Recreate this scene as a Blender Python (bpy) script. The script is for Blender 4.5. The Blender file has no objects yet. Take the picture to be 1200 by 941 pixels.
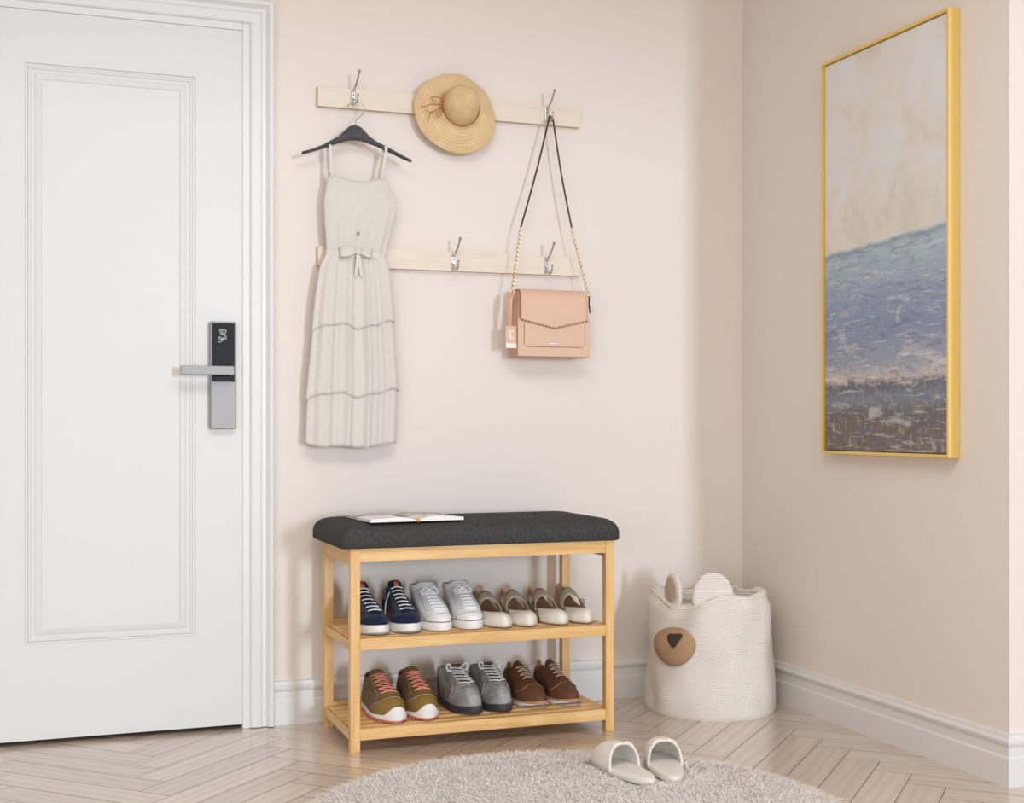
import bpy, bmesh, math, random
import numpy as np
from mathutils import Vector, Matrix, noise
PI = math.pi
random.seed(7)
S = bpy.context.scene
COL = S.collection

# ------------------------------------------------------------------ camera, world, light, exposure
cam_d = bpy.data.cameras.new('camera'); cam = bpy.data.objects.new('camera', cam_d); COL.objects.link(cam)
cam.location = (-2.2942, -3.9647, 0.90)
cam.rotation_euler = (PI/2, 0, -0.3528)
cam_d.sensor_width = 36; cam_d.lens = 1558.3/1200*36
cam_d.shift_y = 24.8/1200
cam_d.clip_start = .05
S.camera = cam
S.view_settings.view_transform = 'Standard'; S.view_settings.look = 'None'
S.view_settings.exposure = 0.0; S.view_settings.gamma = 1.0; S.view_settings.use_curve_mapping = False
W = bpy.data.worlds.new('world'); S.world = W; W.use_nodes = True
W.node_tree.nodes['Background'].inputs[0].default_value = (1.0, .92, .84, 1)
W.node_tree.nodes['Background'].inputs[1].default_value = 0.34

def area(name, loc, target, size, power, color=(1, 1, 1), sy=None):
    l = bpy.data.lights.new(name, 'AREA'); l.energy = power; l.color = color; l.size = size
    if sy: l.shape = 'RECTANGLE'; l.size_y = sy
    o = bpy.data.objects.new(name, l); COL.objects.link(o); o.location = loc
    o.rotation_euler = (Vector(target)-Vector(loc)).to_track_quat('-Z', 'Y').to_euler()
    return o
area('window_daylight', (2.7, -20.0, 2.1), (-.8, 0, 1.0), 1.25, 1190, (.84, .98, 1.12), sy=3.0)
area('front_low_fill', (-1.3, -8.0, .95), (-1.1, 0, .75), 2.6, 38, (1.0, .95, .90), sy=1.8)  # unseen fill lamp, added low in front to brighten under the bench
area('side_fill', (-4.3, -5.4, 1.0), (-.9, 0, .8), 2.4, 50, (1.0, .92, .84), sy=1.7)  # added soft fill from the left for the right wall and lower left
area('ceiling_light', (-1.7, -2.7, 2.72), (-1.7, -2.7, 0), 1.6, 44, (1.0, .97, .94), sy=1.2)

# ------------------------------------------------------------------ mesh helpers
class MB:
    def __init__(s): s.v = []; s.f = []; s.m = []
    def add(s, vs, fs, m=0):
        n = len(s.v); s.v += [tuple(map(float, v)) for v in vs]
        s.f += [tuple(i+n for i in f) for f in fs]; s.m += [m]*len(fs); return s
    def box(s, x0, x1, y0, y1, z0, z1, m=0):
        vs = [(x, y, z) for x in (x0, x1) for y in (y0, y1) for z in (z0, z1)]
        return s.add(vs, [(0, 1, 3, 2), (4, 6, 7, 5), (0, 4, 5, 1), (2, 3, 7, 6), (0, 2, 6, 4), (1, 5, 7, 3)], m)
    def grid(s, rows, m=0, closed=False, flip=False):
        R = len(rows); C = len(rows[0]); vs = [p for r in rows for p in r]; fs = []
        for i in range(R-1):
            for j in range(C if closed else C-1):
                k = (j+1) % C
                q = (i*C+j, i*C+k, (i+1)*C+k, (i+1)*C+j)
                fs.append(q[::-1] if flip else q)
        return s.add(vs, fs, m)
    def loft(s, rings, m=0, cap0=True, cap1=True):
        s.grid(rings, m, closed=True); C = len(rings[0]); n = len(s.v)-len(rings)*C
        if cap0: s.f.append(tuple(range(n, n+C))[::-1]); s.m.append(m)
        if cap1: e = n+(len(rings)-1)*C; s.f.append(tuple(range(e, e+C))); s.m.append(m)
        return s
    def tube(s, pts, r, n=8, m=0, closed=False, flat=1.0, up=None):
        pts = [Vector(p) for p in pts]; N = len(pts); rings = []
        prev = None
        for i, p in enumerate(pts):
            if closed: t = pts[(i+1) % N]-pts[i-1]
            else: t = pts[min(i+1, N-1)]-pts[max(i-1, 0)]
            t = t.normalized() if t.length > 1e-9 else Vector((0, 0, 1))
            if up is not None: a = Vector(up) if not callable(up) else Vector(up(i))
            elif prev is None: a = Vector((0, 0, 1)) if abs(t.z) < .9 else Vector((1, 0, 0))
            else: a = prev
            a = (a-t*a.dot(t)); a = a.normalized() if a.length > 1e-6 else t.orthogonal().normalized()
            prev = a; b = t.cross(a); rr = r[i] if hasattr(r, '__len__') else r
            rings.append([p+a*(math.cos(2*PI*k/n)*rr*flat)+b*(math.sin(2*PI*k/n)*rr) for k in range(n)])
        if closed:
            rings.append(rings[0]); return s.grid(rings, m, closed=True)
        return s.loft(rings, m)
    def lathe(s, prof, c=(0, 0, 0), n=32, m=0, axis='z', cap=True):
        rings = []
        for r, h in prof:
            ring = []
            for k in range(n):
                a = 2*PI*k/n; x, y = r*math.cos(a), r*math.sin(a)
                p = (x, y, h) if axis == 'z' else ((x, -h, y) if axis == '-y' else (h, x, y))
                ring.append((p[0]+c[0], p[1]+c[1], p[2]+c[2]))
            rings.append(ring)
        return s.loft(rings, m, cap, cap)
    def move(s, d): s.v = [(x+d[0], y+d[1], z+d[2]) for x, y, z in s.v]; return s

def obj(name, mb, mat, parent=None, smooth=True, bevel=0, seg=2, sub=0, solid=0, world=True, angle=40, wn=False, weld=False):
    me = bpy.data.meshes.new(name)
    v = mb.v
    if parent is not None and world:
        L = parent.location; v = [(x-L.x, y-L.y, z-L.z) for x, y, z in v]
        q = parent
        while q.parent is not None:
            q = q.parent; L = q.location; v = [(x-L.x, y-L.y, z-L.z) for x, y, z in v]
    me.from_pydata(v, [], mb.f)
    bm = bmesh.new(); bm.from_mesh(me)
    if weld: bmesh.ops.remove_doubles(bm, verts=bm.verts, dist=1e-5)
    bmesh.ops.recalc_face_normals(bm, faces=bm.faces); bm.to_mesh(me); bm.free()
    mats = mat if isinstance(mat, (list, tuple)) else [mat]
    for m in mats: me.materials.append(m)
    if len(mats) > 1 and len(me.polygons) == len(mb.m): me.polygons.foreach_set('material_index', mb.m)
    o = bpy.data.objects.new(name, me); COL.objects.link(o)
    if parent is not None: o.parent = parent
    if smooth:
        me.polygons.foreach_set('use_smooth', [True]*len(me.polygons))
    if solid:
        md = o.modifiers.new('solid', 'SOLIDIFY'); md.thickness = solid; md.offset = 0
    if bevel:
        md = o.modifiers.new('bevel', 'BEVEL'); md.width = bevel; md.segments = seg; md.limit_method = 'ANGLE'; md.angle_limit = math.radians(35); md.harden_normals = False
    if sub:
        md = o.modifiers.new('sub', 'SUBSURF'); md.levels = sub; md.render_levels = sub
    if smooth and angle and not sub:
        me.set_sharp_from_angle(angle=math.radians(angle))
        if bevel:
            me.attributes.remove(me.attributes['sharp_edge']) if 'sharp_edge' in me.attributes else None
            md = o.modifiers.new('wn', 'WEIGHTED_NORMAL'); md.keep_sharp = False
    return o
def uv_grid(name, rows, parent, mat, us, vs, closed, **k):
    mb = MB().grid(rows, closed=False)
    o = obj(name, mb, mat, parent, **k); me = o.data; C = len(rows[0])
    ul = me.uv_layers.new(name='rope')
    for lp in me.loops:
        i, j = divmod(lp.vertex_index, C); ul.data[lp.index].uv = (us*j/(C-1), vs*i/(len(rows)-1))
    bm = bmesh.new(); bm.from_mesh(me); bmesh.ops.remove_doubles(bm, verts=bm.verts, dist=1e-6); bm.to_mesh(me); bm.free()
    return o
def tag(o, label=None, cat=None, group=None, kind=None):
    if label: o['label'] = label
    if cat: o['category'] = cat
    if group: o['group'] = group
    if kind: o['kind'] = kind
    return o
def empty(name, loc=(0, 0, 0), rz=0, **k):
    o = bpy.data.objects.new(name, None); COL.objects.link(o); o.location = loc; o.rotation_euler = (0, 0, rz); o.empty_display_size = .05
    return tag(o, **k)
def struct(name, mb, mat, **k):
    o = obj(name, mb, mat, **k); o['kind'] = 'structure'; return o
def copy_tree(o, parent=None):
    c = o.copy(); COL.objects.link(c)
    if parent is not None: c.parent = parent
    for ch in list(o.children): copy_tree(ch, c)
    return c

# ------------------------------------------------------------------ materials
def srgb(r, g, b):
    f = lambda c: (c/255/12.92) if c/255 <= .04045 else ((c/255+.055)/1.055)**2.4
    return (f(r), f(g), f(b), 1)
class NT:
    def __init__(s, name):
        s.mat = bpy.data.materials.new(name); s.mat.use_nodes = True; s.t = s.mat.node_tree; s.b = s.t.nodes['Principled BSDF']
    def n(s, kind, **k):
        x = s.t.nodes.new(kind)
        for a, v in k.items():
            if a.startswith('i_'): x.inputs[a[2:].replace('_', ' ')].default_value = v
            else: setattr(x, a, v)
        return x
    def l(s, a, b): s.t.links.new(a, b)
    def coords(s, scale=(1, 1, 1), rot=(0, 0, 0), kind='Object'):
        tc = s.n('ShaderNodeTexCoord'); mp = s.n('ShaderNodeMapping')
        mp.inputs['Scale'].default_value = scale; mp.inputs['Rotation'].default_value = rot
        s.l(tc.outputs[kind], mp.inputs['Vector']); return mp.outputs[0]
    def noise(s, vec, scale, detail=4, rough=.55, dist=0):
        x = s.n('ShaderNodeTexNoise'); x.inputs['Scale'].default_value = scale; x.inputs['Detail'].default_value = detail
        x.inputs['Roughness'].default_value = rough; x.inputs['Distortion'].default_value = dist
        if vec: s.l(vec, x.inputs['Vector'])
        return x.outputs['Fac']
    def ramp(s, fac, stops, interp='LINEAR'):
        r = s.n('ShaderNodeValToRGB'); cr = r.color_ramp; cr.interpolation = interp
        while len(cr.elements) < len(stops): cr.elements.new(.5)
        for e, (p, c) in zip(cr.elements, stops): e.position = p; e.color = c
        s.l(fac, r.inputs[0]); return r.outputs[0]
    def mix(s, fac, a, b, mode='MIX'):
        x = s.n('ShaderNodeMix'); x.data_type = 'RGBA'; x.blend_type = mode
        for i, v in ((0, fac), (6, a), (7, b)):
            if hasattr(v, 'links'): s.l(v, x.inputs[i])
            else: x.inputs[i].default_value = v
        return x.outputs[2]
    def math(s, op, a, b=None, c=None):
        x = s.n('ShaderNodeMath'); x.operation = op
        for i, v in enumerate((a, b, c)):
            if v is None: continue
            if hasattr(v, 'links'): s.l(v, x.inputs[i])
            else: x.inputs[i].default_value = v
        return x.outputs[0]
    def bump(s, h, strength=.3, dist=.001):
        b = s.n('ShaderNodeBump'); b.inputs['Strength'].default_value = strength; b.inputs['Distance'].default_value = dist
        s.l(h, b.inputs['Height']); s.l(b.outputs[0], s.b.inputs['Normal'])
    def col(s, c):
        if hasattr(c, 'links'): s.l(c, s.b.inputs['Base Color'])
        else: s.b.inputs['Base Color'].default_value = c
    def pr(s, rough=.5, metal=0, spec=.5, sheen=0):
        s.b.inputs['Roughness'].default_value = rough; s.b.inputs['Metallic'].default_value = metal
        s.b.inputs['Specular IOR Level'].default_value = spec
        if sheen: s.b.inputs['Sheen Weight'].default_value = sheen; s.b.inputs['Sheen Roughness'].default_value = .5
        return s.mat
def plain(name, rgb, rough=.5, metal=0, spec=.5, bump=0, bscale=400, var=0, sheen=0):
    m = NT(name); v = m.coords()
    c = srgb(*rgb)
    f = m.noise(v, bscale if bump else 30, 3)
    if var:
        c = m.mix(m.noise(v, bscale*.35, 3), tuple(x*(1-var) for x in c[:3])+(1,), tuple(min(1, x*(1+var)) for x in c[:3])+(1,))
    m.col(c)
    if bump: m.bump(f, bump, .001)
    return m.pr(rough, metal, spec, sheen)
def fabric(name, rgb, rgb2, scale=900, bump=.4, rough=.95, sheen=.1, contrast=(.35, .65)):
    m = NT(name); v = m.coords()
    a = m.noise(m.coords((1, 1, .12)), scale, 2); b = m.noise(m.coords((.12, .3, 1)), scale, 2)
    h = m.math('MULTIPLY', m.math('ADD', a, b), .5)
    big = m.noise(v, scale*.12, 3)
    h2 = m.math('ADD', m.math('MULTIPLY', h, .75), m.math('MULTIPLY', big, .25))
    m.col(m.ramp(h2, [(contrast[0], srgb(*rgb)), (contrast[1], srgb(*rgb2))]))
    m.bump(h, bump, .0008); return m.pr(rough, 0, .2, sheen)
def wood(name, light, mid, dark, axis='x', scale=1.0, rough=.45, lines=1.0):
    m = NT(name)
    sc = {'x': (1.6, 26, 26), 'y': (26, 1.6, 26), 'z': (26, 26, 1.6)}[axis]
    info = m.n('ShaderNodeObjectInfo')
    tc = m.n('ShaderNodeTexCoord'); ad = m.n('ShaderNodeVectorMath'); ad.operation = 'ADD'
    m.l(tc.outputs['Object'], ad.inputs[0]); m.l(info.outputs['Location'], ad.inputs[1])
    mp = m.n('ShaderNodeMapping'); mp.inputs['Scale'].default_value = tuple(x*scale for x in sc); m.l(ad.outputs[0], mp.inputs['Vector'])
    g = m.noise(mp.outputs[0], 1.6, 5, .6, .6); fine = m.noise(mp.outputs[0], 9, 3, .6)
    big = m.noise(mp.outputs[0], .25, 2)
    h = m.math('ADD', m.math('MULTIPLY', g, .62*lines), m.math('ADD', m.math('MULTIPLY', fine, .16), m.math('MULTIPLY', big, .3)))
    m.col(m.ramp(h, [(.34, srgb(*dark)), (.5, srgb(*mid)), (.68, srgb(*light))]))
    m.bump(fine, .08, .0006); return m.pr(rough, 0, .4)

def wall_mat(name, rgb):
    m = NT(name); v = m.coords(kind='Object')
    c = srgb(*rgb); c2 = tuple(x*.985 for x in c[:3])+(1,)
    m.col(m.mix(m.noise(v, 3, 3), c, c2)); m.bump(m.noise(v, 260, 3), .05, .0006); return m.pr(.85, 0, .25)
M = {}
M['wall'] = wall_mat('pink_beige_paint', (235, 227, 221))
M['ceiling'] = wall_mat('ceiling_paint', (240, 238, 235))
M['trim'] = plain('white_gloss_trim', (229, 229, 229), .38, 0, .4)
M['door'] = plain('white_door_paint', (224, 225, 225), .42, 0, .4)
M['dark'] = plain('gap_shade_dark', (60, 50, 42), .9)

# floor: oak planks with per-plank tone in an attribute and UV along the grain
m = NT('oak_herringbone'); uv = m.n('ShaderNodeUVMap'); uv.uv_map = 'plank'
at_ = m.n('ShaderNodeAttribute'); at_.attribute_name = 'tone'
mp = m.n('ShaderNodeMapping'); mp.inputs['Scale'].default_value = (2.0, 14, 1); m.l(uv.outputs[0], mp.inputs[0])
g1 = m.noise(mp.outputs[0], 1.5, 5, .6, .9)
mp2 = m.n('ShaderNodeMapping'); mp2.inputs['Scale'].default_value = (6, 140, 1); m.l(uv.outputs[0], mp2.inputs[0])
g2 = m.noise(mp2.outputs[0], 1.2, 3, .6)
mp3 = m.n('ShaderNodeMapping'); mp3.inputs['Scale'].default_value = (1.2, 9, 1); m.l(uv.outputs[0], mp3.inputs[0])
wv = m.n('ShaderNodeTexWave'); wv.wave_type = 'RINGS'; wv.inputs['Scale'].default_value = 1.1; wv.inputs['Distortion'].default_value = 5; wv.inputs['Detail'].default_value = 3; wv.inputs['Detail Scale'].default_value = 1.5
m.l(mp3.outputs[0], wv.inputs[0])
h = m.math('ADD', m.math('MULTIPLY', g1, .45), m.math('ADD', m.math('MULTIPLY', g2, .25), m.math('MULTIPLY', wv.outputs['Fac'], .22)))
base = m.ramp(h, [(.22, srgb(198, 179, 161)), (.46, srgb(214, 198, 183)), (.7, srgb(222, 208, 195))])
tone = m.ramp(at_.outputs['Fac'], [(0, (.86, .84, .82, 1)), (1, (1.04, 1.04, 1.04, 1))])
m.col(m.mix(1.0, base, tone, 'MULTIPLY')); m.bump(h, .12, .0006)
m.b.inputs['Coat Weight'].default_value = 1.0; m.b.inputs['Coat Roughness'].default_value = .2
M['floor'] = m.pr(.34, 0, .5)

M['rack_x'] = wood('honey_pine_x', (240, 205, 146), (226, 181, 118), (205, 152, 88), 'x')
M['rack_y'] = wood('honey_pine_y', (240, 205, 146), (226, 181, 118), (205, 152, 88), 'y')
M['rack_z'] = wood('honey_pine_z', (238, 202, 142), (226, 180, 115), (208, 156, 90), 'z')
M['pale'] = wood('pale_pine', (233, 222, 207), (226, 212, 194), (186, 164, 138), 'x', 1.5, .6, 1.45)
M['pale_shaded'] = plain('pale_pine_shaded', (214, 186, 150), .6)  # same pine, shading of the rail edges painted into the colour
M['screw'] = plain('screw', (70, 60, 50), .5, .5)
M['cushion'] = fabric('charcoal_linen', (46, 45, 46), (84, 83, 84), 1300, .5, .95, 0, (.38, .62))
M['chrome'] = plain('chrome', (205, 205, 208), .22, 1)
M['alu'] = plain('brushed_aluminium', (158, 158, 159), .5, .35, .5, .15, 900, .10)
M['blackglass'] = plain('black_glass', (14, 13, 13), .3, 0, .08)
M['emblem'] = plain('emblem_white', (205, 205, 215), .5)
M['emblem_b'] = plain('emblem_blue', (70, 72, 130), .5)
M['gold'] = plain('yellow_gold_frame', (238, 204, 118), .42, .15, .5)
M['golds'] = plain('light_gold', (222, 188, 140), .28, .9)
M['straw'] = None
M['blackwood'] = fabric('black_wood', (56, 56, 60), (92, 92, 96), 300, .2, .6, 0)
M['dress'] = fabric('oatmeal_linen', (213, 208, 203), (225, 220, 215), 1500, .35, .95, .1)
M['belt'] = fabric('oatmeal_belt', (216, 211, 206), (228, 223, 218), 1500, .35, .95, .1)
M['pinklea'] = plain('blush_leather', (224, 188, 164), .5, 0, .4, .25, 900, .05)
M['pinkside'] = plain('blush_leather_side', (210, 164, 136), .55, 0, .4, .2, 900, .04)
M['stitch'] = plain('dark_stitch', (120, 74, 56), .8)
M['blacklea'] = plain('black_leather', (38, 32, 32), .5)
M['whitebar'] = plain('ivory_bar', (240, 234, 226), .4)

def rope_mat(name, a, b):
    m = NT(name); uv = m.n('ShaderNodeUVMap'); uv.uv_map = 'rope'
    sx = m.n('ShaderNodeSeparateXYZ'); m.l(uv.outputs[0], sx.inputs[0])
    nz = m.noise(uv.outputs[0], 2.2, 2)
    v = m.math('ADD', sx.outputs['Y'], m.math('MULTIPLY', nz, .0))
    rows = m.math('SINE', m.math('MULTIPLY', v, 2*PI))
    tw = m.math('SINE', m.math('MULTIPLY', m.math('ADD', m.math('MULTIPLY', sx.outputs['X'], 1.0), m.math('MULTIPLY', v, .5)), 2*PI))
    h = m.math('ADD', m.math('MULTIPLY', rows, .35), m.math('MULTIPLY', tw, .15))
    h = m.math('ADD', h, .5)
    m.col(m.ramp(h, [(.05, srgb(*b)), (.5, srgb(*a))])); m.bump(h, .7, .002); return m.pr(.95, 0, .1, .1)
M['rope'] = rope_mat('cotton_rope', (244, 239, 233), (204, 194, 182))
M['muzzle'] = plain('tan_felt', (178, 146, 114), .95, 0, .1, .3, 1200, .05)
M['nose'] = plain('dark_felt', (74, 64, 58), .95, 0, .1, .3, 900, .1)
M['ear_in'] = plain('ear_beige', (196, 178, 158), .95, 0, .1)
M['slipper'] = plain('offwhite_suede', (233, 229, 223), .9, 0, .15, .1, 700, .02)
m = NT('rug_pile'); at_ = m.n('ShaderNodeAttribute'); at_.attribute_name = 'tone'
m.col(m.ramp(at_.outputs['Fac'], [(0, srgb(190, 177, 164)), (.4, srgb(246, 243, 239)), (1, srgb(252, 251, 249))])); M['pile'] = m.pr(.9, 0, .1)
M['rug_base'] = plain('rug_backing', (196, 182, 166), .95)

# straw: concentric braid rows around the hat's axis (local -Y axis through the origin)
m = NT('straw_braid'); tc = m.n('ShaderNodeTexCoord'); sx = m.n('ShaderNodeSeparateXYZ'); m.l(tc.outputs['Object'], sx.inputs[0])
uvr = m.n('ShaderNodeUVMap'); uvr.uv_map = 'rope'; sx2 = m.n('ShaderNodeSeparateXYZ'); m.l(uvr.outputs[0], sx2.inputs[0])
rows = m.math('SINE', m.math('MULTIPLY', sx2.outputs['Y'], 2*PI))
spk = m.noise(tc.outputs['Object'], 420, 2); big = m.noise(tc.outputs['Object'], 25, 3)
h = m.math('ADD', m.math('MULTIPLY', rows, .07), m.math('ADD', m.math('MULTIPLY', spk, .5), m.math('MULTIPLY', big, .5)))
m.col(m.ramp(h, [(.3, srgb(206, 172, 128)), (.5, srgb(222, 192, 148)), (.72, srgb(236, 212, 172))])); m.bump(m.math('ADD', m.math('MULTIPLY', rows, .5), spk), .35, .0012)
M['straw'] = m.pr(.75, 0, .3)
M['cord'] = plain('rust_cord', (172, 106, 44), .7)

# painting: abstract sea, procedural
m = NT('seascape_canvas'); tc = m.n('ShaderNodeTexCoord'); sx = m.n('ShaderNodeSeparateXYZ'); m.l(tc.outputs['Object'], sx.inputs[0])
# object coords: origin at lower left of the canvas, Y runs 0..-0.6 to the near side, Z 0..1.17
n1 = m.noise(m.coords((1, 2.2, 7)), 2.2, 6, .62, .5); n2 = m.noise(m.coords((1, 5, 16)), 3, 5, .7, .8); n3 = m.noise(m.coords((1, 26, 5)), 2.5, 5, .7)
n4 = m.noise(m.coords((1, 3, 3)), 1.4, 4, .6, .6)
yy = m.math('MULTIPLY', sx.outputs['Y'], -1)
zn = m.math('SUBTRACT', sx.outputs['Z'], m.math('MULTIPLY', yy, .02))
zn = m.math('ADD', zn, m.math('MULTIPLY', m.math('SUBTRACT', n2, .5), .10))
zn = m.math('ADD', zn, m.math('MULTIPLY', m.math('SUBTRACT', n3, .5), .05))
zf = m.math('DIVIDE', zn, 1.165)
sea = m.ramp(zf, [(0, srgb(122, 112, 104)), (.10, srgb(120, 116, 114)), (.135, srgb(136, 144, 160)), (.165, srgb(112, 114, 122)), (.185, srgb(208, 198, 194)), (.215, srgb(164, 170, 186)), (.30, srgb(140, 154, 182)), (.38, srgb(150, 166, 192)), (.46, srgb(170, 190, 206)), (.55, srgb(182, 202, 214))])
foam = m.ramp(m.math('SUBTRACT', n1, m.math('MULTIPLY', n3, .12)), [(.50, (0, 0, 0, 1)), (.58, (1, 1, 1, 1))])
sea = m.mix(m.math('MULTIPLY', foam, .6), sea, srgb(222, 218, 216))
dk = m.ramp(n2, [(.34, (1, 1, 1, 1)), (.46, (0, 0, 0, 1))]); sea = m.mix(m.math('MULTIPLY', dk, .4), sea, srgb(112, 120, 150))
spk = m.ramp(m.noise(m.coords((1, 1, .6)), 60, 3, .7), [(.58, (0, 0, 0, 1)), (.66, (1, 1, 1, 1))])
low = m.ramp(m.math('DIVIDE', zn, 1.165), [(.12, (1, 1, 1, 1)), (.2, (0, 0, 0, 1))])
sea = m.mix(m.math('MULTIPLY', m.math('MULTIPLY', spk, low), .7), sea, srgb(184, 162, 128))
sky = m.ramp(n4, [(.3, srgb(214, 208, 198)), (.48, srgb(230, 226, 220)), (.6, srgb(228, 231, 235)), (.75, srgb(240, 232, 220))])
sky = m.mix(m.math('MULTIPLY', m.ramp(m.noise(m.coords((1, 9, 3)), 2, 5, .7), [(.5, (0, 0, 0, 1)), (.66, (1, 1, 1, 1))]), .45), sky, srgb(230, 232, 233))
hz = m.math('ADD', .590, m.math('MULTIPLY', yy, .05))
hz = m.math('ADD', hz, m.math('MULTIPLY', m.math('SUBTRACT', m.noise(m.coords((1, 4, 4)), 2, 4), .5), .035))
dz = m.math('SUBTRACT', sx.outputs['Z'], hz)
near = m.ramp(m.math('ADD', m.math('MULTIPLY', dz, 4), .5), [(.5, (1, 1, 1, 1)), (.85, (0, 0, 0, 1))])
sky = m.mix(m.math('MULTIPLY', near, .4), sky, srgb(230, 222, 216))
mask = m.ramp(m.math('ADD', m.math('MULTIPLY', dz, 30), .5), [(.35, (0, 0, 0, 1)), (.65, (1, 1, 1, 1))])
str_ = m.ramp(m.noise(m.coords((1, 2.6, 22)), 3.2, 4, .65, 1.2), [(.56, (0, 0, 0, 1)), (.62, (1, 1, 1, 1))])
sea = m.mix(m.math('MULTIPLY', str_, .45), sea, srgb(226, 224, 220))
drk = m.ramp(m.noise(m.coords((1, 3.1, 19), (.1, 0, 0)), 2.4, 4, .65, 1.5), [(.36, (1, 1, 1, 1)), (.44, (0, 0, 0, 1))])
sea = m.mix(m.math('MULTIPLY', drk, .45), sea, srgb(112, 124, 158))
vb = m.noise(m.coords((1, 40, 6)), 3, 3, .7)
sea = m.mix(m.math('MULTIPLY', m.ramp(vb, [(.55, (0, 0, 0, 1)), (.7, (1, 1, 1, 1))]), .35), sea, srgb(196, 204, 214))
c = m.mix(mask, sea, sky)
edge = m.ramp(m.math('ADD', m.math('MULTIPLY', dz, 14), .5), [(.18, (0, 0, 0, 1)), (.36, (1, 1, 1, 1)), (.5, (0, 0, 0, 1))])
c = m.mix(m.math('MULTIPLY', m.math('MULTIPLY', edge, n3), .9), c, srgb(104, 120, 146))
m.col(c); m.bump(m.math('ADD', n2, n3), .35, .0015); M['canvas'] = m.pr(.75, 0, .25)

# ------------------------------------------------------------------ the room
WL, YC = -3.6, -1.296
DX0, DX1, DH = -2.49, -1.665, 2.075      # door opening
wb = MB().box(WL, DX0, 0, .12, 0, 2.8).box(DX1, .12, 0, .12, 0, 2.8).box(DX0, DX1, 0, .12, DH, 2.8)
struct('wall_back', wb, M['wall'], smooth=False)
struct('wall_right', MB().box(0, .12, YC, 0, 0, 2.8), M['wall'], smooth=False)
struct('wall_return', MB().box(.12, 1.6, YC, YC+.12, 0, 2.8).box(0.0, .12, YC-.004, YC, 0, 2.8).box(.12, 1.6, YC-.004, YC, 0, 2.8), M['wall'], smooth=False)
# shade under the door comes from a dark sheet behind the leaf
# floor planks
Wp, Lp = .0955, .51
def clip(poly, x0, x1, y0, y1):
    for ax, val, sg in ((0, x0, 1), (0, x1, -1), (1, y0, 1), (1, y1, -1)):
        out = []
        for i in range(len(poly)):
            a, b = poly[i], poly[(i+1) % len(poly)]
            da, db = sg*(a[ax]-val), sg*(b[ax]-val)
            if da >= 0: out.append(a)
            if (da >= 0) != (db >= 0):
                t = da/(da-db); out.append((a[0]+(b[0]-a[0])*t, a[1]+(b[1]-a[1])*t))
        poly = out
        if len(poly) < 3: return None
    return poly
fv, ff, fuv, ftone = [], [], [], []
rnd = random.Random(3)
r2 = math.sqrt(.5); gap = .0009
def plank(ox, oy, ang):
    c, s_ = math.cos(ang), math.sin(ang)
    loc = lambda p: ((p[0]-ox)*c+(p[1]-oy)*s_, -(p[0]-ox)*s_+(p[1]-oy)*c)
    q = [(gap, gap), (Lp-gap, gap), (Lp-gap, Wp-gap), (gap, Wp-gap)]
    P = [(ox+a*c-b*s_, oy+a*s_+b*c) for a, b in q]
    P = clip(P, -3.55, 1.6, -5.2, .10)
    if not P: return
    # nothing of the floor may reach behind the walls
    n = len(fv); u0, v0, tn = rnd.uniform(0, 40), rnd.uniform(0, 40), rnd.random()
    for p in P:
        fv.append((p[0], p[1], 0)); a, b = loc(p); fuv.append((a+u0, b+v0)); ftone.append(tn)
    ff.append(tuple(range(n, n+len(P))))
AX, AY = -.156, -.582                    # one apex of the zigzag
# +45 degree planks rise from (x-L') to the apex column, -45 degree planks fall to the right of it
OX, OY = AX-Lp*r2, AY-(Lp+2*Wp)*r2
for col in range(-8, 8):
    for k in range(-60, 60):
        # lattice: (W, W) and (L, -L) in plank axes u = +45 deg, v = +135 deg
        uu, vv = k*Wp+col*Lp, k*Wp-col*Lp
        x = OX+(uu-vv)*r2; y = OY+(uu+vv)*r2
        if not (-5 < x < 3 and -7 < y < 2): continue
        plank(x, y, PI/4)
        uu2, vv2 = uu+Wp, vv+Wp
        x2 = OX+(uu2-vv2)*r2; y2 = OY+(uu2+vv2)*r2
        plank(x2, y2, 3*PI/4)
me = bpy.data.meshes.new('floor'); n0 = len(fv)
fv += [(-3.6, -5.3, -.002), (1.7, -5.3, -.002), (1.7, .12, -.002), (-3.6, .12, -.002)]; ff.append((n0, n0+1, n0+2, n0+3))
me.from_pydata(fv, [], ff); me.materials.append(M['floor']); me.materials.append(plain('plank_gap', (120, 88, 64), .9))
me.polygons[len(ff)-1].material_index = 1
uvl = me.uv_layers.new(name='plank')
for lp in me.loops: uvl.data[lp.index].uv = fuv[lp.vertex_index] if lp.vertex_index < n0 else (0, 0)
ta = me.attributes.new('tone', 'FLOAT', 'POINT'); ta.data.foreach_set('value', ftone+[0]*4)
fo = bpy.data.objects.new('floor', me); COL.objects.link(fo); fo['kind'] = 'structure'
struct('return_light_blocker', MB().box(.85, .97, -3.3, YC-.004, 0, 2.8), M['wall'], smooth=False)  # added out of view to darken the return wall
struct('top_light_blocker', MB().box(-3.6, 1.6, -4.8, -4.7, 2.20, 2.86), M['wall'], smooth=False)  # unseen header, added to cut light off the upper back wall
struct('ceiling', MB().box(-3.6, 1.6, -4.7, .12, 2.8, 2.86), M['ceiling'], smooth=False)

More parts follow.
